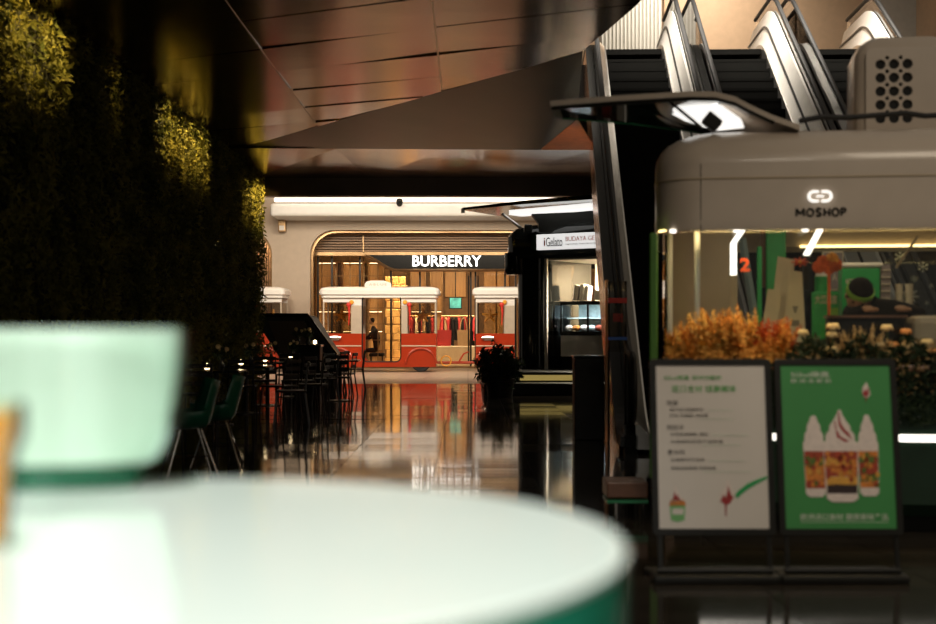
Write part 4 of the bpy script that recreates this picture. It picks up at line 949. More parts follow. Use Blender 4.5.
# hanging orange paper flowers on a red stem
of = thing('paper_flowers', 'orange paper flowers on red stems beside the grey picture', 'flowers', (kx(824, 9.95), 9.95, cz)); d = 9.95
obj('stem', MB().tube([(kx(829, d), d, cz), (kx(829, d), d, kz(265, d))], .012, 6), 'plume_rust', of)
for k, (px, py) in enumerate(((823, 262), (832, 259), (829, 268), (819, 267), (836, 265))):
    mb = MB()
    for j in range(14):
        a = 2*PI*j/14; b_ = random.uniform(-.4, .4); mb.tube([PK(px, py, d), PK(px, py, d)+Vector((math.cos(a), b_, math.sin(a)))*.045], [.006, .009], 4)
    obj('blossom', mb, 'plume_rust' if k != 1 else 'plume_orange', of)
of2 = thing('paper_star', 'small red paper star at the top of the tilted menu card', 'ornament', (kx(800, 9.98), 9.98, kz(270, 9.98)))
mb = MB()
for j in range(8): a = 2*PI*j/8; mb.tube([PK(800, 262, 9.98), PK(800, 262, 9.98)+Vector((math.cos(a)*.06, 0, math.sin(a)*.035))], [.012, .004], 4)
obj('rays', mb, 'sticker_red', of2); obj('pin', MB().sphere(PK(800, 262, 9.97), .012, n=8, m=6), 'gold', of2)
# snowflake stickers and a silver starburst on the back window
def flake(px, py, r, d, lab):
    mb = MB(); c_ = PK(px, py, d)
    for j in range(6):
        a = PI/6+2*PI*j/6; u = Vector((math.cos(a), 0, math.sin(a)))
        mb.tube([c_, c_+u*r], r*.07, 4)
        for s in (-1, 1):
            u2 = Vector((math.cos(a+s*.7), 0, math.sin(a+s*.7))); mb.tube([c_+u*r*.55, c_+u*r*.55+u2*r*.38], r*.055, 4)
    o = obj('snowflake', mb, 'silver_star'); tag(o, lab, 'sticker', 'snowflakes on the back window')
flake(900, 257, .045, 11.36, 'snowflake sticker nearest the beige strut on the back window')
flake(923, 267, .043, 11.36, 'snowflake sticker at the right edge of the back window')
flake(914, 279, .030, 11.36, 'faint snowflake sticker between the two larger ones')
flake(931, 286, .018, 11.36, 'tiny snowflake sticker right of the silver starburst')
flake(927, 303, .018, 11.36, 'tiny snowflake sticker low beside the silver starburst')
sb = thing('starburst', 'silver starburst decoration standing by the back window', 'ornament', (kx(909, 10.6), 10.6, cz))
mb = MB(); c_ = PK(909, 297, 10.6)
for j in range(40):
    v = Vector((random.gauss(0, 1), random.gauss(0, .6), random.gauss(0, 1))).normalized(); mb.tube([c_, c_+v*.075], [.004, .0015], 4)
obj('rays', mb, 'silver_star', sb); obj('stem', MB().tube([c_, (c_.x, c_.y, cz)], .006, 5), 'silver_star', sb)
# worker bent over the bar
pw = thing('person', 'person in dark clothes and green cap bending over the serving bar', 'person', (kx(872, 10.15), 10.25, 0))
hx, hy, hz = kx(858, 10.0), 9.98, kz(297, 10.0)
sxx = kx(880, 10.1)
pts = [(sxx+.06, 10.18, .95), (sxx+.05, 10.17, 1.18), (sxx+.01, 10.12, 1.38), (hx+.09, 10.08, 1.47), (hx+.03, 10.02, 1.50),
       (sxx-.20, 10.06, 1.42), (sxx-.24, 9.96, 1.40), (sxx-.12, 9.84, 1.45), (sxx+.18, 10.12, 1.42), (sxx+.26, 9.98, 1.40), (sxx+.10, 9.84, 1.45),
       (sxx-.03, 10.18, .85), (sxx-.03, 10.18, .55), (sxx-.03, 10.20, .29), (sxx-.03, 10.10, .25), (sxx+.16, 10.18, .85), (sxx+.16, 10.18, .55), (sxx+.16, 10.20, .29), (sxx+.16, 10.10, .25)]
ed = [(0, 1), (1, 2), (2, 3), (3, 4), (2, 5), (5, 6), (6, 7), (2, 8), (8, 9), (9, 10), (0, 11), (11, 12), (12, 13), (13, 14), (0, 15), (15, 16), (16, 17), (17, 18)]
rd = [.15, .15, .15, .075, .055, .085, .055, .035, .085, .055, .035, .10, .075, .05, .045, .10, .075, .05, .045]
skin_body('body', pts, ed, rd, 'cloth_dark', pw)
Mhd = Matrix.Translation((hx, hy, hz)) @ Matrix.Rotation(.25, 4, 'Y') @ Matrix.Rotation(.75, 4, 'X')
hd = obj('head', MB().sphere((0, 0, 0), .078, .092, .115, 14, 10).sphere((0, -.092, -.015), .014, .02, .02, 8, 6).sphere((-.08, .0, -.01), .012, .02, .03, 6, 5).sphere((.08, .0, -.01), .012, .02, .03, 6, 5).xf(Mhd), 'skin', pw, True)
for s in (-1, 1): obj('eye', MB().sphere((s*.032, -.084, .012), .011, .008, .008, 8, 6).xf(Mhd), 'hair', hd)
obj('mouth', MB().sphere((0, -.086, -.055), .024, .008, .006, 8, 6).xf(Mhd), 'sticker_red', hd)
obj('hair', MB().sphere((0, .018, .035), .094, .100, .105, 14, 10).sphere((.02, .10, -.02), .05, .05, .06, 10, 8).xf(Mhd), 'hair', pw, True)
cp_ = obj('cap', MB().lathe([(.098, .0), (.100, .018), (.098, .034)], (0, .012, .028), 20).xf(Mhd), 'cap_green', pw, True)
obj('cap_brim', MB().prism([(x, y) for x, y in [(-.09, -.06), (-.06, -.14), (0, -.165), (.06, -.14), (.09, -.06), (0, -.09)]], -.035, -.027).xf(Mhd @ Matrix.Rotation(PI/2, 4, 'X') @ Matrix.Scale(-1, 4, (0, 1, 0)) @ Matrix.Scale(-1, 4, (0, 1, 0)) @ Matrix.Scale(1, 4)), 'cap_green', cp_)
for q0 in (pts[7], pts[10]):
    mb = MB(); q0 = Vector(q0); mb.sphere(q0, .042, .05, .02, 10, 6)
    for j in range(4): mb.tube([q0+Vector((-.025+.017*j, -.035, 0)), q0+Vector((-.028+.019*j, -.075, -.005)), q0+Vector((-.028+.019*j, -.098+.004*abs(j-1), -.022))], [.010, .009, .007], 6)
    mb.tube([q0+Vector((.035, .0, 0)), q0+Vector((.058, -.035, -.008)), q0+Vector((.055, -.06, -.015))], [.011, .010, .008], 6)
    obj('hand', mb, 'skin', pw, True)

# numerals and stickers on the glass
o = text('window_numeral', '2', 'sticker_red', None, kx(740, 9.1), kx(750, 9.1), kz(271, 9.1), kz(257.5, 9.1), KY0+.215, .003, .03); tag(o, 'red numeral 2 sticker on the cart glass', 'sticker')
o = obj('round_sticker', MB().lathe([(.018, 0), (.032, 0), (.032, .004), (.018, .004)], (0, 0, 0), 18).xf(Matrix.Translation((kx(771, 11), 11.08, kz(265, 11))) @ Matrix.Rotation(PI/2, 4, 'X')), 'sticker_red'); tag(o, 'round red sticker on the brown post inside the cart', 'sticker')

# flowers along the window ledge
def plume(seed, h, spread, m):
    r = random.Random(seed); mb = MB()
    for s in range(5):
        a = r.uniform(-1, 1)*spread; tip = Vector((a*h, r.uniform(-.25, .25)*h, h*r.uniform(.75, 1))); n_ = 16
        mb.tube([(0, 0, 0), tip*.5+Vector((0, 0, .05*h)), tip], .0025, 3)
        for k in range(n_):
            t = .25+.75*k/n_; p = tip*t+Vector((0, 0, .1*h*t*(1-t)))
            ln = h*.20*(1.15-t)
            for q in range(4):
                v = Vector((r.gauss(0, 1), r.gauss(0, 1), r.gauss(.5, .5))).normalized(); e_ = p+v*ln
                sd = v.cross(Vector((r.random(), r.random(), r.random()))).normalized()*ln*.22
                mb.add([p, p+v*ln*.55+sd, e_, p+v*ln*.55-sd], [(0, 1, 2), (0, 2, 3)])
    me = bpy.data.meshes.new('plume'); me.from_pydata([tuple(v) for v in mb.v], [], mb.f); me.materials.append(MATS[m]); return me
PLM = {m_: [plume(10+i, 1, .45, m_) for i in range(2)] for m_ in ('plume_orange', 'plume_rust', 'plume_gold', 'pampas')}
PLAB = {'plume_orange': 'feathery orange dried plume on the left of the cart ledge', 'plume_rust': 'rust red dried plume among orange ones on the cart ledge', 'plume_gold': 'golden dried plume on the left of the cart ledge', 'pampas': 'pale pampas plume in the middle of the cart ledge'}
def put_plume(px, h, m_, dd_=None, tilt=None):
    dd_ = dd_ or random.uniform(8.93, 9.08); o = bpy.data.objects.new('dried_plume', random.choice(PLM[m_])); COL.objects.link(o)
    o.location = (kx(px, dd_), dd_, ws+.001); o.scale = (h, h, h); o.rotation_euler = (random.uniform(-.1, .15), tilt if tilt is not None else random.uniform(-.3, .3), random.uniform(0, 6.28) if tilt is None else 0)
    tag(o, PLAB[m_], 'plume', 'dried plumes on the cart ledge')
for k in range(46):
    px = 672+114*k/45+random.uniform(-3, 3)
    m_ = random.choice(['plume_orange', 'plume_orange', 'plume_gold', 'plume_gold', 'plume_rust'])
    if px > 755: m_ = random.choice(['plume_rust', 'plume_rust', 'plume_orange'])
    hgt = random.uniform(.20, .34)+(.06 if 700 < px < 755 else 0)
    put_plume(px, hgt, m_)
for px, h, tl in ((846, .22, -.15), (852, .26, .1), (862, .28, .3), (868, .25, .45), (858, .24, .2)): put_plume(px, h, 'pampas', 8.98, tl)
def rose(px, py, r, m_, lab):
    d = 8.94; c_ = PK(px, py, d); t = thing('rose', lab, 'flower', (c_.x, d, ws), 'roses on the cart ledge')
    mb = MB(); mb.sphere(c_, r*.55, n=10, m=7)
    obj('heart', mb, m_, t, True)
    for j in range(9):
        a = 2*PI*j/9+.3; el = .3 if j % 2 else -.1; u = Vector((math.cos(a)*math.cos(el), math.sin(a)*math.cos(el), math.sin(el)+.1)); s_ = u.cross(Vector((0, 0, 1))).normalized(); k_ = u.cross(s_)
        q = c_+u*r*.72; pet = MB()
        pet.add([q-s_*r*.5-k_*r*.3, q+s_*r*.5-k_*r*.3, q+s_*r*.42+k_*r*.35+u*r*.2, q-s_*r*.42+k_*r*.35+u*r*.2, q+u*r*.28], [(0, 1, 4), (1, 2, 4), (2, 3, 4), (3, 0, 4)])
        obj('petal', pet, m_, t)
    obj('stem', MB().tube([(c_.x, d, c_.z-r*.4), (c_.x+.01, d+.02, ws)], .005, 5), 'stem', t)
for a in ((833, 327, .042, 'rose_cream', 'large cream rose left of the pampas plumes'), (832, 335, .036, 'rose_cream', 'cream rose just under the large cream one'), (887, 328, .038, 'rose_cream', 'round cream rose right of the pampas plumes'), (906, 332, .036, 'rose_peach', 'bright peach rose under the silver starburst'),
          (894, 345, .034, 'rose_peach', 'dusky peach rose below the round cream one'), (907, 346, .042, 'rose_cream', 'wide yellow rose under the bright peach rose'), (927, 343, .042, 'rose_cream', 'yellow rose at the right edge of the ledge'), (933, 352, .034, 'rose_peach', 'peach rose at the right frame edge'),
          (803, 333, .036, 'rose_cream', 'tan rose right of the rust plumes'), (832, 350, .038, 'rose_cream', 'tan rose low over the green poster'), (880, 345, .030, 'pampas', 'greenish thistle head between pampas and peach rose')): rose(*a)
n = 2400
xx_ = rng.uniform(kx(785), kx(1010), int(n)); pos = np.stack([xx_, rng.uniform(8.86, 9.08, n), ws+rng.uniform(0, .13, n)*(1+.4*np.sin(xx_*21))], 1)
m2 = 2600; p2 = np.stack([rng.uniform(kx(662), kx(1010), m2), rng.uniform(8.84, 8.90, m2), rng.uniform(.72, ws, m2)], 1)
o = rawobj('trailing_foliage', leaves(np.concatenate([pos, p2]), np.tile(np.array([[0., -1., .4]]), (n+m2, 1)), rng.uniform(.025, .06, n+m2), .8), 'dark_leaf', None, (kx(850), 8.9, .72)); o['kind'] = 'stuff'; tag(o, 'dark trailing leaves along the cart ledge', 'foliage')
n3 = 800; x3 = rng.uniform(kx(785), kx(950), n3)
o = rawobj('dried_leaves', leaves(np.stack([x3, rng.uniform(8.85, 9.05, n3), ws-.18+rng.uniform(0, .32, n3)], 1), np.tile(np.array([[0., -1., .4]]), (n3, 1)), rng.uniform(.02, .05, n3), .8), 'tan_leaf', None, (kx(850), 8.9, ws)); o['kind'] = 'stuff'; tag(o, 'tan dried leaves mixed into the trailing foliage', 'foliage')
mb = leaves(np.stack([rng.uniform(kx(668), kx(785), 2600), rng.uniform(8.9, 9.08, 2600), ws+rng.uniform(0.0, .10, 2600)], 1), np.tile(np.array([[0., -1., .4]]), (2600, 1)), rng.uniform(.02, .05, 2600), .9)
o = rawobj('dried_filler', mb, 'plume_orange', None, (kx(720), 8.98, ws)); o['kind'] = 'stuff'; tag(o, 'low orange dried filler under the plumes', 'foliage')

for o in list(COL.objects):
    if o in CART0 or o.parent is not None: continue
    R_ = Matrix.Translation((CPX, yK, 0)) @ Matrix.Rotation(-CR, 4, 'Z') @ Matrix.Translation((-CPX, -yK, 0))
    o.matrix_basis = R_ @ o.matrix_basis

# low step beside the cart
ls = thing('low_step', 'low dark step with a green edge left of the posters', 'step', (kx(632, 9.8), 9.75, 0)); d = 9.6
obj('tread', MB().cbox(wx(607, d), wx(648, d), d, d+.35, wz(501, d)+.02, wz(482, d), .01), 'brown_top', ls)
obj('edge_strip', MB().box(wx(607, d), wx(648, d), d-.006, d+.3, wz(503, d), wz(500, d)), 'green_edge', ls)
for px in (616, 642):
    for y in (.06, .3): obj('leg', MB().tube([(wx(px, d), d+y, 0), (wx(px, d), d+y, wz(502, d))], .016, 8), 'chrome', ls)

# ------------------------------------------------------------------ poster stands
dP = 7.2; LEAN = .16
def stand(px0, px1, lab):
    """built in the front plane, then leaned back about the foot"""
    x0, x1 = wx(px0, dP), wx(px1, dP)
    t = thing('poster_stand', lab, 'poster stand', ((x0+x1)/2, dP+.1, 0), 'poster stands before the cart')
    zb0, zt0 = wz(536, dP), wz(362, dP)+.012
    M = Matrix.Translation((0, dP, 0)) @ Matrix(((1, 0, 0, 0), (0, 1, LEAN, 0), (0, 0, 1, 0), (0, 0, 0, 1))) @ Matrix.Translation((0, -dP, 0))
    e = .032
    obj('frame', MB().plate(rrect(x0, x1, zb0, zt0, .02, 3), [[(x0+e, zb0+e), (x1-e, zb0+e), (x1-e, zt0-e), (x0+e, zt0-e)]], dP-.012, dP+.02).xf(M), 'black', t)
    for x in (x0+.025, x1-.045): obj('post', MB().box(x, x+.022, dP+.0, dP+.02, .05, zb0+.02).xf(M), 'black', t)
    obj('foot', MB().cbox(x0-.01, x1+.01, dP-.06, dP+.10, 0, .045, .015), 'black', t)
    obj('foot', MB().cbox(x0-.01, x1+.01, dP+.20, dP+.34, 0, .03, .012), 'black', t)
    obj('foot_rail', MB().tube([(x0+.02, dP+.02, .06), (x1-.02, dP+.02, .06)], .018, 6), 'black', t)
    for x in (x0+.02, x1-.04): obj('back_leg', MB().box(x, x+.02, dP+.04, dP+.26, .01, .028), 'black', t)
    return t, M, x0+e-.004, x1-e+.004, zb0+e-.004, zt0-e+.004
# white menu poster
t, M, x0, x1, z0, z1 = stand(654, 777.5, 'poster stand with a white menu poster in green lettering')
sh = obj('poster', MB().box(x0, x1, dP-.004, dP+.006, z0, z1).xf(M), 'poster_white', t)
U = lambda u: x0+(x1-x0)*u
Vv = lambda v: z1-(z1-z0)*v
yP = dP-.005
def tx(s, u0, u1, v0, v1, m_, bold=0, nm='lettering'): return text(nm, s, m_, sh, U(u0), U(u1), Vv(v1), Vv(v0), yP, .002, bold, M)
tx('Sūlud撒露. 欧洲冻酸奶', .08, .60, .068, .096, 'print_green', .006)
tx('进口食材 健康美味', .145, .73, .128, .172, 'print_green', .01)
for s, v in (('法国', .222), ('西班牙', .37), ('意大利', .52)): tx(s, .095, .20+(.05 if len(s) > 2 else 0), v, v+.030, 'print_grey', .01)
for s, u1, v in (('原产进口脱脂牛奶', .43, .268), ('奶粉, 乳酸菌, 活性菌', .47, .304), ('优质麦芽糖浆, 糖料', .47, .418), ('水果颗粒乐享产品精选', .60, .462), ('生榛果可可坚果', .43, .572), ('榛果坚果果酱 风味坚果', .53, .622)): tx(s, .125, u1, v, v+.02, 'print_grey', 0, 'small_print')
for u0, u1, v in ((.46, .70, .281), (.40, .70, .333), (.50, .83, .433), (.41, .76, .492), (.46, .79, .588), (.41, .85, .654)): obj('print_rule', MB().box(U(u0), U(u1), yP-.001, yP+.001, Vv(v+.004), Vv(v)).xf(M), 'print_light', sh)
def flat(name, pl_, m_, off=.0): return obj(name, MB().prism([(U(a), Vv(b)) for a, b in pl_], yP-.002-off, yP+.001).xf(M), m_, sh)
flat('cup_print', [(.105, .855), (.245, .855), (.235, .945), (.17, .955), (.115, .945)], 'print_green')
flat('cup_print', [(.125, .875), (.23, .875), (.225, .91), (.128, .91)], 'poster_white', .001)
flat('fruit_print', [(.10, .86), (.11, .83), (.14, .815), (.22, .82), (.245, .835), (.25, .86)], 'fruit_orange')
flat('swirl_print', [(.12, .835), (.14, .79), (.155, .76), (.16, .735), (.175, .76), (.19, .79), (.23, .83)], 'cream_swirl')
flat('sauce_print', [(.135, .82), (.15, .77), (.165, .80), (.18, .79), (.20, .83), (.17, .825)], 'sauce', .001)
hp = [(.69, .795), (.73, .765), (.80, .73), (.88, .705), (.985, .68), (.985, .695), (.90, .725), (.82, .755), (.75, .79), (.71, .815)]
flat('spoon_print', hp, 'bright_green')
flat('cream_print', [(.55, .83), (.56, .79), (.60, .755), (.63, .70), (.665, .755), (.69, .80), (.66, .84), (.60, .855)], 'cream_swirl')
flat('sauce_print', [(.56, .83), (.59, .79), (.61, .81), (.635, .74), (.655, .79), (.68, .81), (.64, .845), (.615, .85), (.61, .92), (.60, .92), (.60, .85)], 'sauce', .001)
# green sundae poster
t, M, x0, x1, z0, z1 = stand(781.5, 905.5, 'poster stand with a green poster of three fruit sundaes')
sh = obj('poster', MB().box(x0, x1, dP-.004, dP+.006, z0, z1).xf(M), 'poster_green', t)
tx('Sūlud撒露.', .10, .46, .045, .08, 'print_light', .01)
tx('欧 洲 冻 酸 奶', .10, .46, .088, .115, 'print_light', .008)
tx('欧洲进口食材 健康美味产品', .14, .92, .905, .945, 'print_light', .006)
obj('print_rule', MB().box(U(.14), U(.92), yP-.001, yP+.001, Vv(.958), Vv(.955)).xf(M), 'print_light', sh)
def sundae(cu, w_, vt, vc, vb, seq, off):
    h = w_/2
    flat('glass_print', [(cu-h*1.04, vc-.05), (cu+h*1.04, vc-.05), (cu+h*1.04, vc), (cu+h*.93, vb-.02), (cu+h*.6, vb), (cu-h*.6, vb), (cu-h*.93, vb-.02), (cu-h*1.04, vc)], 'cream_swirl', off)
    n_ = len(seq); v0 = vc; r_ = random.Random(int(cu*100))
    for i, c_ in enumerate(seq):
        va = v0+(vb-.055-v0)*i/n_; vb_ = v0+(vb-.055-v0)*(i+1)/n_+.004; k0 = h*(.98-.1*i/n_)
        top = [(cu-k0+2*k0*j/6, va+r_.uniform(-.008, .008)) for j in range(7)]
        flat('layer_print', top+[(cu+k0, vb_), (cu-k0, vb_)], c_, off+.001)
    # swirl: stacked soft tiers
    zsw = [(1.0, vc+.005), (1.10, vc-.015), (1.10, vc-.04), (.92, vc-.06), (.93, vc-.085), (.84, vc-.105), (.66, vc-.12), (.66, vc-.145), (.52, vc-.165), (.38, vc-.18), (.30, vc-.20), (.18, vc-.215)]
    L = [(cu-h*k*.95, vt+(v-vt)) for k, v in zsw if v > vt]; R = [(cu+h*k*.95, v) for k, v in zsw if v > vt]
    flat('swirl_print', L+[(cu-.01, vt), (cu+.015, vt)]+R[::-1], 'cream_swirl', off+.0015)
sundae(.285, .19, .315, .525, .805, ['fruit_red', 'fruit_green', 'fruit_orange', 'fruit_orange', 'fruit_red'], .001)
sundae(.765, .18, .31, .525, .80, ['fruit_orange', 'fruit_green', 'fruit_red', 'fruit_red', 'fruit_green', 'fruit_orange'], .001)
sundae(.52, .30, .28, .525, .835, ['fruit_red', 'fruit_orange', 'fruit_red', 'fruit_yellow', 'cookie'], .003)
for k in range(70):
    cu, hw, v0, v1 = random.choice(((.285, .08, .54, .73), (.765, .075, .54, .73), (.52, .125, .54, .70), (.52, .125, .54, .70)))
    u = cu+random.uniform(-hw, hw); v = random.uniform(v0, v1); flat('fruit_print', [(u-.02, v), (u, v-.018), (u+.022, v-.004), (u+.016, v+.016), (u-.012, v+.018)], random.choice(['fruit_orange', 'fruit_yellow', 'fruit_red', 'fruit_red', 'fruit_green' if abs(cu-.52) > .1 else 'fruit_orange']), .0045)
flat('sauce_print', [(.505, .295), (.515, .29), (.53, .36), (.56, .395), (.60, .42), (.62, .46), (.59, .44), (.535, .405), (.51, .37)], 'sauce', .0055)
flat('sauce_print', [(.47, .35), (.48, .345), (.49, .40), (.52, .44), (.60, .47), (.56, .475), (.49, .445)], 'sauce', .0055)
flat('cream_print', [(.735, .17), (.745, .14), (.78, .11), (.80, .15), (.81, .185), (.785, .205), (.75, .20)], 'cream_swirl', .001)
flat('sauce_print', [(.74, .185), (.755, .15), (.775, .17), (.79, .135), (.80, .18), (.775, .20), (.772, .235), (.765, .20)], 'sauce', .002)

# ------------------------------------------------------------------ foreground bar table
s_ = .20; tz = H-s_; tc = (-2.0*s_, 6.75*s_); tr = 2.75*s_
tb = thing('bar_table', 'round white bar table with a thick emerald edge in the foreground', 'table', (tc[0], tc[1], 0))
obj('table_top', MB().lathe([(0, -.012), (tr-.006, -.012), (tr, -.008), (tr, -.003), (tr-.004, 0), (0, 0)], (tc[0], tc[1], tz), 96), 'table_top', tb, True)
obj('apron', MB().lathe([(tr-.03, -.16), (tr-.004, -.155), (tr-.002, -.012), (tr-.05, -.012)], (tc[0], tc[1], tz), 96), 'table_side', tb, True)
obj('pedestal', MB().lathe([(.07, .03), (.05, .08), (.05, tz-.16)], (tc[0], tc[1], 0), 24), 'alu_white', tb, True)
obj('foot', MB().lathe([(.30, 0), (.30, .015), (.08, .04), (0, .04)], (tc[0], tc[1], 0), 32), 'alu_white', tb, True)
bw = thing('glass_bowl', 'pale mint oval glass bowl with a dark green base on the bar table', 'bowl', (wx(8, 1.80), 1.80, tz))
bc = (wx(8, 1.80), 1.80, tz+.001); hb = .20
rt, rb = (192-8)*1.80/F, (136-8)*1.80/F
pr = [(rb*.98, .0), (rb, .012)]+[(rb+(rt-rb)*math.sqrt(1-(1-t)**2.4), .012+(hb-.012)*t) for t in [i/10 for i in range(1, 11)]]
ri = [(r-.008, z) for r, z in pr[2:]]
oy = .40
obj('shell', MB().lathe([(0, 0)]+pr+ri[::-1]+[(rb*.9, .022), (0, .022)], bc, 64, 1, oy), 'bowl_glass', bw, True)
li = [(r-.010, z) for r, z in pr[2:]]; li2 = [(r-.013, z) for r, z in pr[2:]]
obj('foot_ring', MB().lathe([(0, -.0005), (rb*1.0, -.0005), (rb*1.035, .008), (rb*1.03, .022), (rb*.99, .024), (0, .0235)], bc, 64, 1, oy), 'bowl_base', bw, True)
obj('liner', MB().lathe([(0, .024), (rb*.88, .024)]+li+li2[::-1]+[(rb*.86, .027), (0, .027)], bc, 64, 1, oy), 'bowl_white', bw, True)
cu_ = thing('amber_cup', 'orange drink in a tapered glass at the left edge of the bar table', 'glass', (wx(-17, 1.30), 1.30, tz)); d = 1.30
r1 = 40*d/F; hh = tz
obj('drink', MB().lathe([(0, .006), (r1*.60, .006), (r1*.72, .062), (r1*.80, .09), (r1*.98, .105), (r1*.98, .122), (0, .122)], (wx(-17, d), d, tz), 32), 'amber_drink', cu_, True)
obj('glass', MB().lathe([(0, .001), (r1*.64, .001), (r1*.76, .062), (r1*.84, .088), (r1*1.03, .10), (r1*1.03, .132), (r1*1.0, .132), (r1*1.0, .102), (r1*.82, .09), (r1*.74, .062), (r1*.62, .005), (0, .005)], (wx(-17, d), d, tz), 32), 'amber_glass', cu_, True)

# ------------------------------------------------------------------ cafe tables and chairs by the planted wall
def cafe_chair(loc, lab, rz=0):
    t = thing('cafe_chair', lab, 'chair', (0, 0, 0), 'dark cafe chairs')
    obj('seat', MB().cbox(-.21, .21, -.21, .21, .44, .47, .012), 'black', t)
    for sx_ in (-.19, .19):
        obj('leg', MB().tube([(sx_, -.19, .44), (sx_*1.08, -.23, 0)], .014, 6), 'black_metal', t)
        obj('leg', MB().tube([(sx_*1.08, .25, 0), (sx_, .19, .44), (sx_*.95, .235, .86)], .014, 6), 'black_metal', t)
    for k, z in enumerate((.60, .72, .83)): obj('back_rail', MB().cbox(-.19, .19, .20+.017*k, .225+.017*k, z-.03, z+.03, .008), 'black', t)
    t.location = loc; t.rotation_euler = (0, 0, rz); return t
def cafe_table(loc, lab):
    t = thing('cafe_table', lab, 'table', (0, 0, 0), 'dark cafe tables')
    obj('table_top', MB().cbox(-.36, .36, -.36, .36, .72, .75, .01), 'black_gloss', t)
    obj('column', MB().tube([(0, 0, .03), (0, 0, .72)], .035, 10), 'black_metal', t)
    obj('foot', MB().lathe([(.24, 0), (.24, .012), (.05, .03), (0, .03)], (0, 0, 0), 20), 'black_metal', t)
    t.location = loc; return t
def candle(loc, lab):
    t = thing('candle_lantern', lab, 'lantern', (0, 0, 0), 'candle lanterns on the cafe tables')
    obj('glass', MB().lathe([(.045, 0), (.05, .01), (.055, .12), (.05, .12), (.045, .015), (0, .012)], (0, 0, 0), 14), 'clear_glass', t, True)
    obj('flame', MB().lathe([(.0, .015), (.036, .02), (.04, .06), (.03, .085), (0, .095)], (0, 0, 0), 10), 'candle', t, True)
    t.location = loc; return t
def vase(loc, lab):
    t = thing('flower_vase', lab, 'vase', (0, 0, 0), 'vases on the cafe tables')
    obj('vase', MB().lathe([(.03, 0), (.05, .05), (.025, .12), (.03, .15), (0, .14)], (0, 0, 0), 12), 'black_gloss', t, True)
    n = 70; dv = rng.normal(0, 1, (n, 3)); dv /= np.linalg.norm(dv, axis=1)[:, None]
    lo = rawobj('foliage', leaves(np.array([0, 0, .23])+dv*np.array([.10, .10, .07]), dv, rng.uniform(.05, .09, n), .5), 'dark_leaf', t)
    for k in range(3):
        a = 2.1*k; obj('blossom', MB().sphere((.07*math.cos(a), .07*math.sin(a), .28+.02*k), .036, n=8, m=6), ('rose_cream', 'pampas', 'rose_cream')[k], t, True)
    t.location = loc; return t
TY = [19.2, 21.8, 24.1, 27.2, 30.2]; TX = -3.45
near = ['nearest the camera', 'second from the camera', 'third from the camera', 'fourth from the camera', 'farthest from the camera']
tt = cafe_table((TX, TY[0], 0), 'dark square cafe table '+near[0]+' by the planted wall')
cn = candle((TX-.1, TY[0]-.15, .751), 'glowing candle lantern on the cafe table '+near[0])
vs_ = vase((TX+.05, TY[0]+.1, .751), 'dark vase of pale flowers on the cafe table '+near[0])
cc_ = cafe_chair((TX+1.0, TY[0]+.2, 0), 'dark metal chair at the aisle side of the cafe table '+near[0], -PI/2+.1)
cd_ = dup(cc_, (TX-.1, TY[0]-.72, 0), PI+.1, 'dark metal chair on the camera side of the cafe table '+near[0])
for k in range(1, 5):
    dup(tt, (TX, TY[k], 0), 0, 'dark square cafe table '+near[k]+' by the planted wall')
    dup(cn, (TX-.1+.04*k, TY[k]-.15, .751), 0, 'glowing candle lantern on the cafe table '+near[k])
    dup(vs_, (TX+.05, TY[k]+.1, .751), k*1.3, 'dark vase of pale flowers on the cafe table '+near[k])
    dup(cc_, (TX+.98+.05*(k % 2), TY[k]+.1*(-1)**k, 0), -PI/2+.12*(-1)**k, 'dark metal chair at the aisle side of the cafe table '+near[k])
    dup(cc_, (TX+.05, TY[k]-.74, 0), PI+.08*k, 'dark metal chair on the camera side of the cafe table '+near[k])
    if k < 4: dup(cc_, (TX+.62, TY[k]-.72, 0), -PI/2-.5, 'dark metal chair at the front corner of the cafe table '+near[k])
t1 = dup(tt, (TX+1.10, 25.75, 0), 0, 'dark square cafe table standing alone nearer the aisle')
dup(cc_, (TX+1.15, 24.98, 0), PI, 'dark metal chair before the lone aisle table')
dup(cc_, (wx(332, 28.6), 28.6, 0), -PI/2-.2, 'dark metal chair standing out against the red tram')
dup(cc_, (wx(336, 29.45), 29.45, 0), -PI/2+.3, 'dark metal chair behind the one standing out against the tram')
# counter planters with more blossom before the black booth
for k, px in enumerate((298, 308)):
    dup(vs_, (wx(px, 28.6), 28.6, 1.0), k, ('dark vase of pale flowers at the left on the low wall', 'dark vase of pale flowers at the right on the low wall')[k])
dup(cn, (wx(315, 28.5), 28.5, 1.0), 0, 'glowing candle lantern on the low wall by the black booth')
lw = thing('low_wall', 'low black counter wall before the black booth', 'counter', (wx(300, 28.6), 28.65, 0))
obj('body', MB().cbox(wx(292, 28.6), wx(321, 28.6), 28.4, 28.9, 0, .96, .01), 'black', lw); obj('cap', MB().cbox(wx(291, 28.6), wx(322, 28.6), 28.37, 28.93, .96, .999, .01), 'black_gloss', lw)
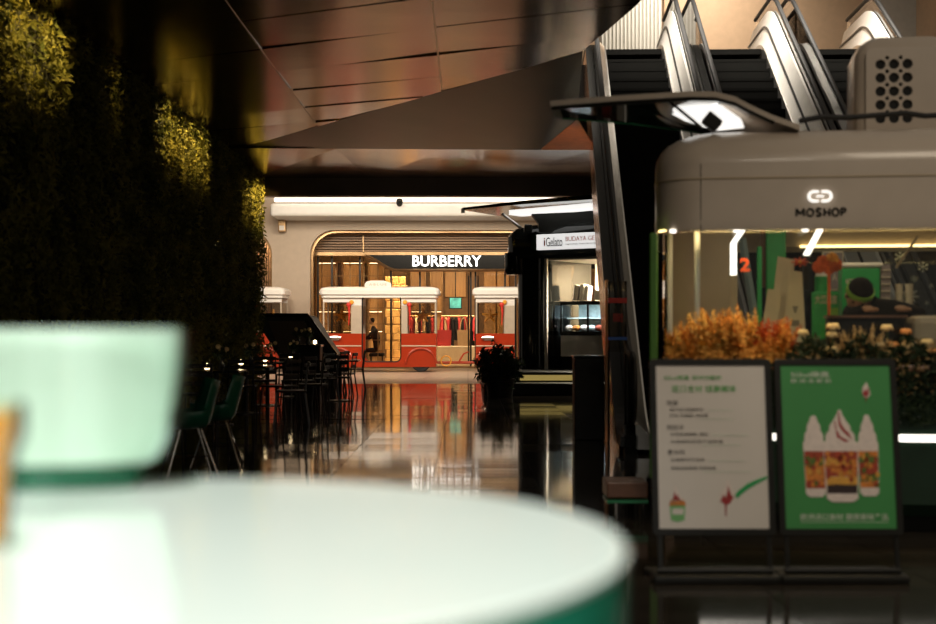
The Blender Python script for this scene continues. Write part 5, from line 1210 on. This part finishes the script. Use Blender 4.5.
# black angular booth
d = 33.0
bo = thing('black_booth', 'angular black booth with a slanted end between planted wall and tram', 'booth', (wx(300, d), d+.8, 0))
sil = [(255, 315), (307, 315), (311, 317), (336, 355), (336, 385), (284, 385), (281, 360), (262, 330), (255, 328)]
obj('shell', MB().prism([(wx(a, d), max(0, wz(b, d))) for a, b in sil], d, d+1.4), 'black', bo)
obj('end_panel', MB().prism([(wx(a, d), max(0, wz(b, d))) for a, b in ((268, 321), (304, 321), (325, 355), (325, 380), (292, 380))], d-.03, d), 'dark_panel', bo)
obj('top_edge', MB().tube([P(256, 315, d-.02), P(307, 315, d-.02), P(336, 355, d-.02)], .05, 6), 'black_gloss', bo)

# green shell chairs
def shell_chair(lab):
    t = thing('shell_chair', lab, 'chair', (0, 0, 0), 'green shell chairs')
    mb = MB(); nu, nv = 13, 12
    for j in range(nv):
        tv = j/(nv-1)
        if tv < .5: y = -.22+.40*(tv/.5); z = .45-.02*math.sin(PI*tv/.5)
        else: q = (tv-.5)/.5; y = .18+.10*q; z = .45+.40*q**1.0
        wd = .25 if tv < .6 else .25-.05*((tv-.6)/.4)**2
        for i in range(nu):
            a = (i/(nu-1)-.5)*2; up_ = .16*abs(a)**3*(1 if tv < .5 else 1-.6*(tv-.5)/.5)
            mb.v.append((a*wd, y-(.10*abs(a)**2.5 if tv > .5 else 0), z+(up_ if tv < .62 else up_*.5)))
    for j in range(nv-1):
        for i in range(nu-1): mb.f.append((j*nu+i, j*nu+i+1, (j+1)*nu+i+1, (j+1)*nu+i))
    o = obj('shell', mb, 'chair_green', t, True); sm_ = o.modifiers.new('thick', 'SOLIDIFY'); sm_.thickness = .010
    for sx_ in (-1, 1):
        obj('leg', MB().tube([(sx_*.10, -.08, .43), (sx_*.21, -.22, 0)], .008, 6), 'chrome', t)
        obj('leg', MB().tube([(sx_*.10, .10, .43), (sx_*.21, .24, 0)], .008, 6), 'chrome', t)
        obj('brace', MB().tube([(sx_*.16, -.155, .2), (sx_*.16, .165, .2)], .005, 5), 'chrome', t)
    obj('brace', MB().tube([(-.16, .165, .2), (.16, .165, .2)], .005, 5), 'chrome', t)
    return t
sc1 = shell_chair('green shell chair with wire legs nearest the mint bowl'); sc1.location = (wx(188, 12.3), 12.3, 0); sc1.rotation_euler = (0, 0, -PI/2+.35)
dup(sc1, (wx(214, 13.3), 13.4, 0), -PI/2+.1, 'green shell chair with wire legs behind its twin')
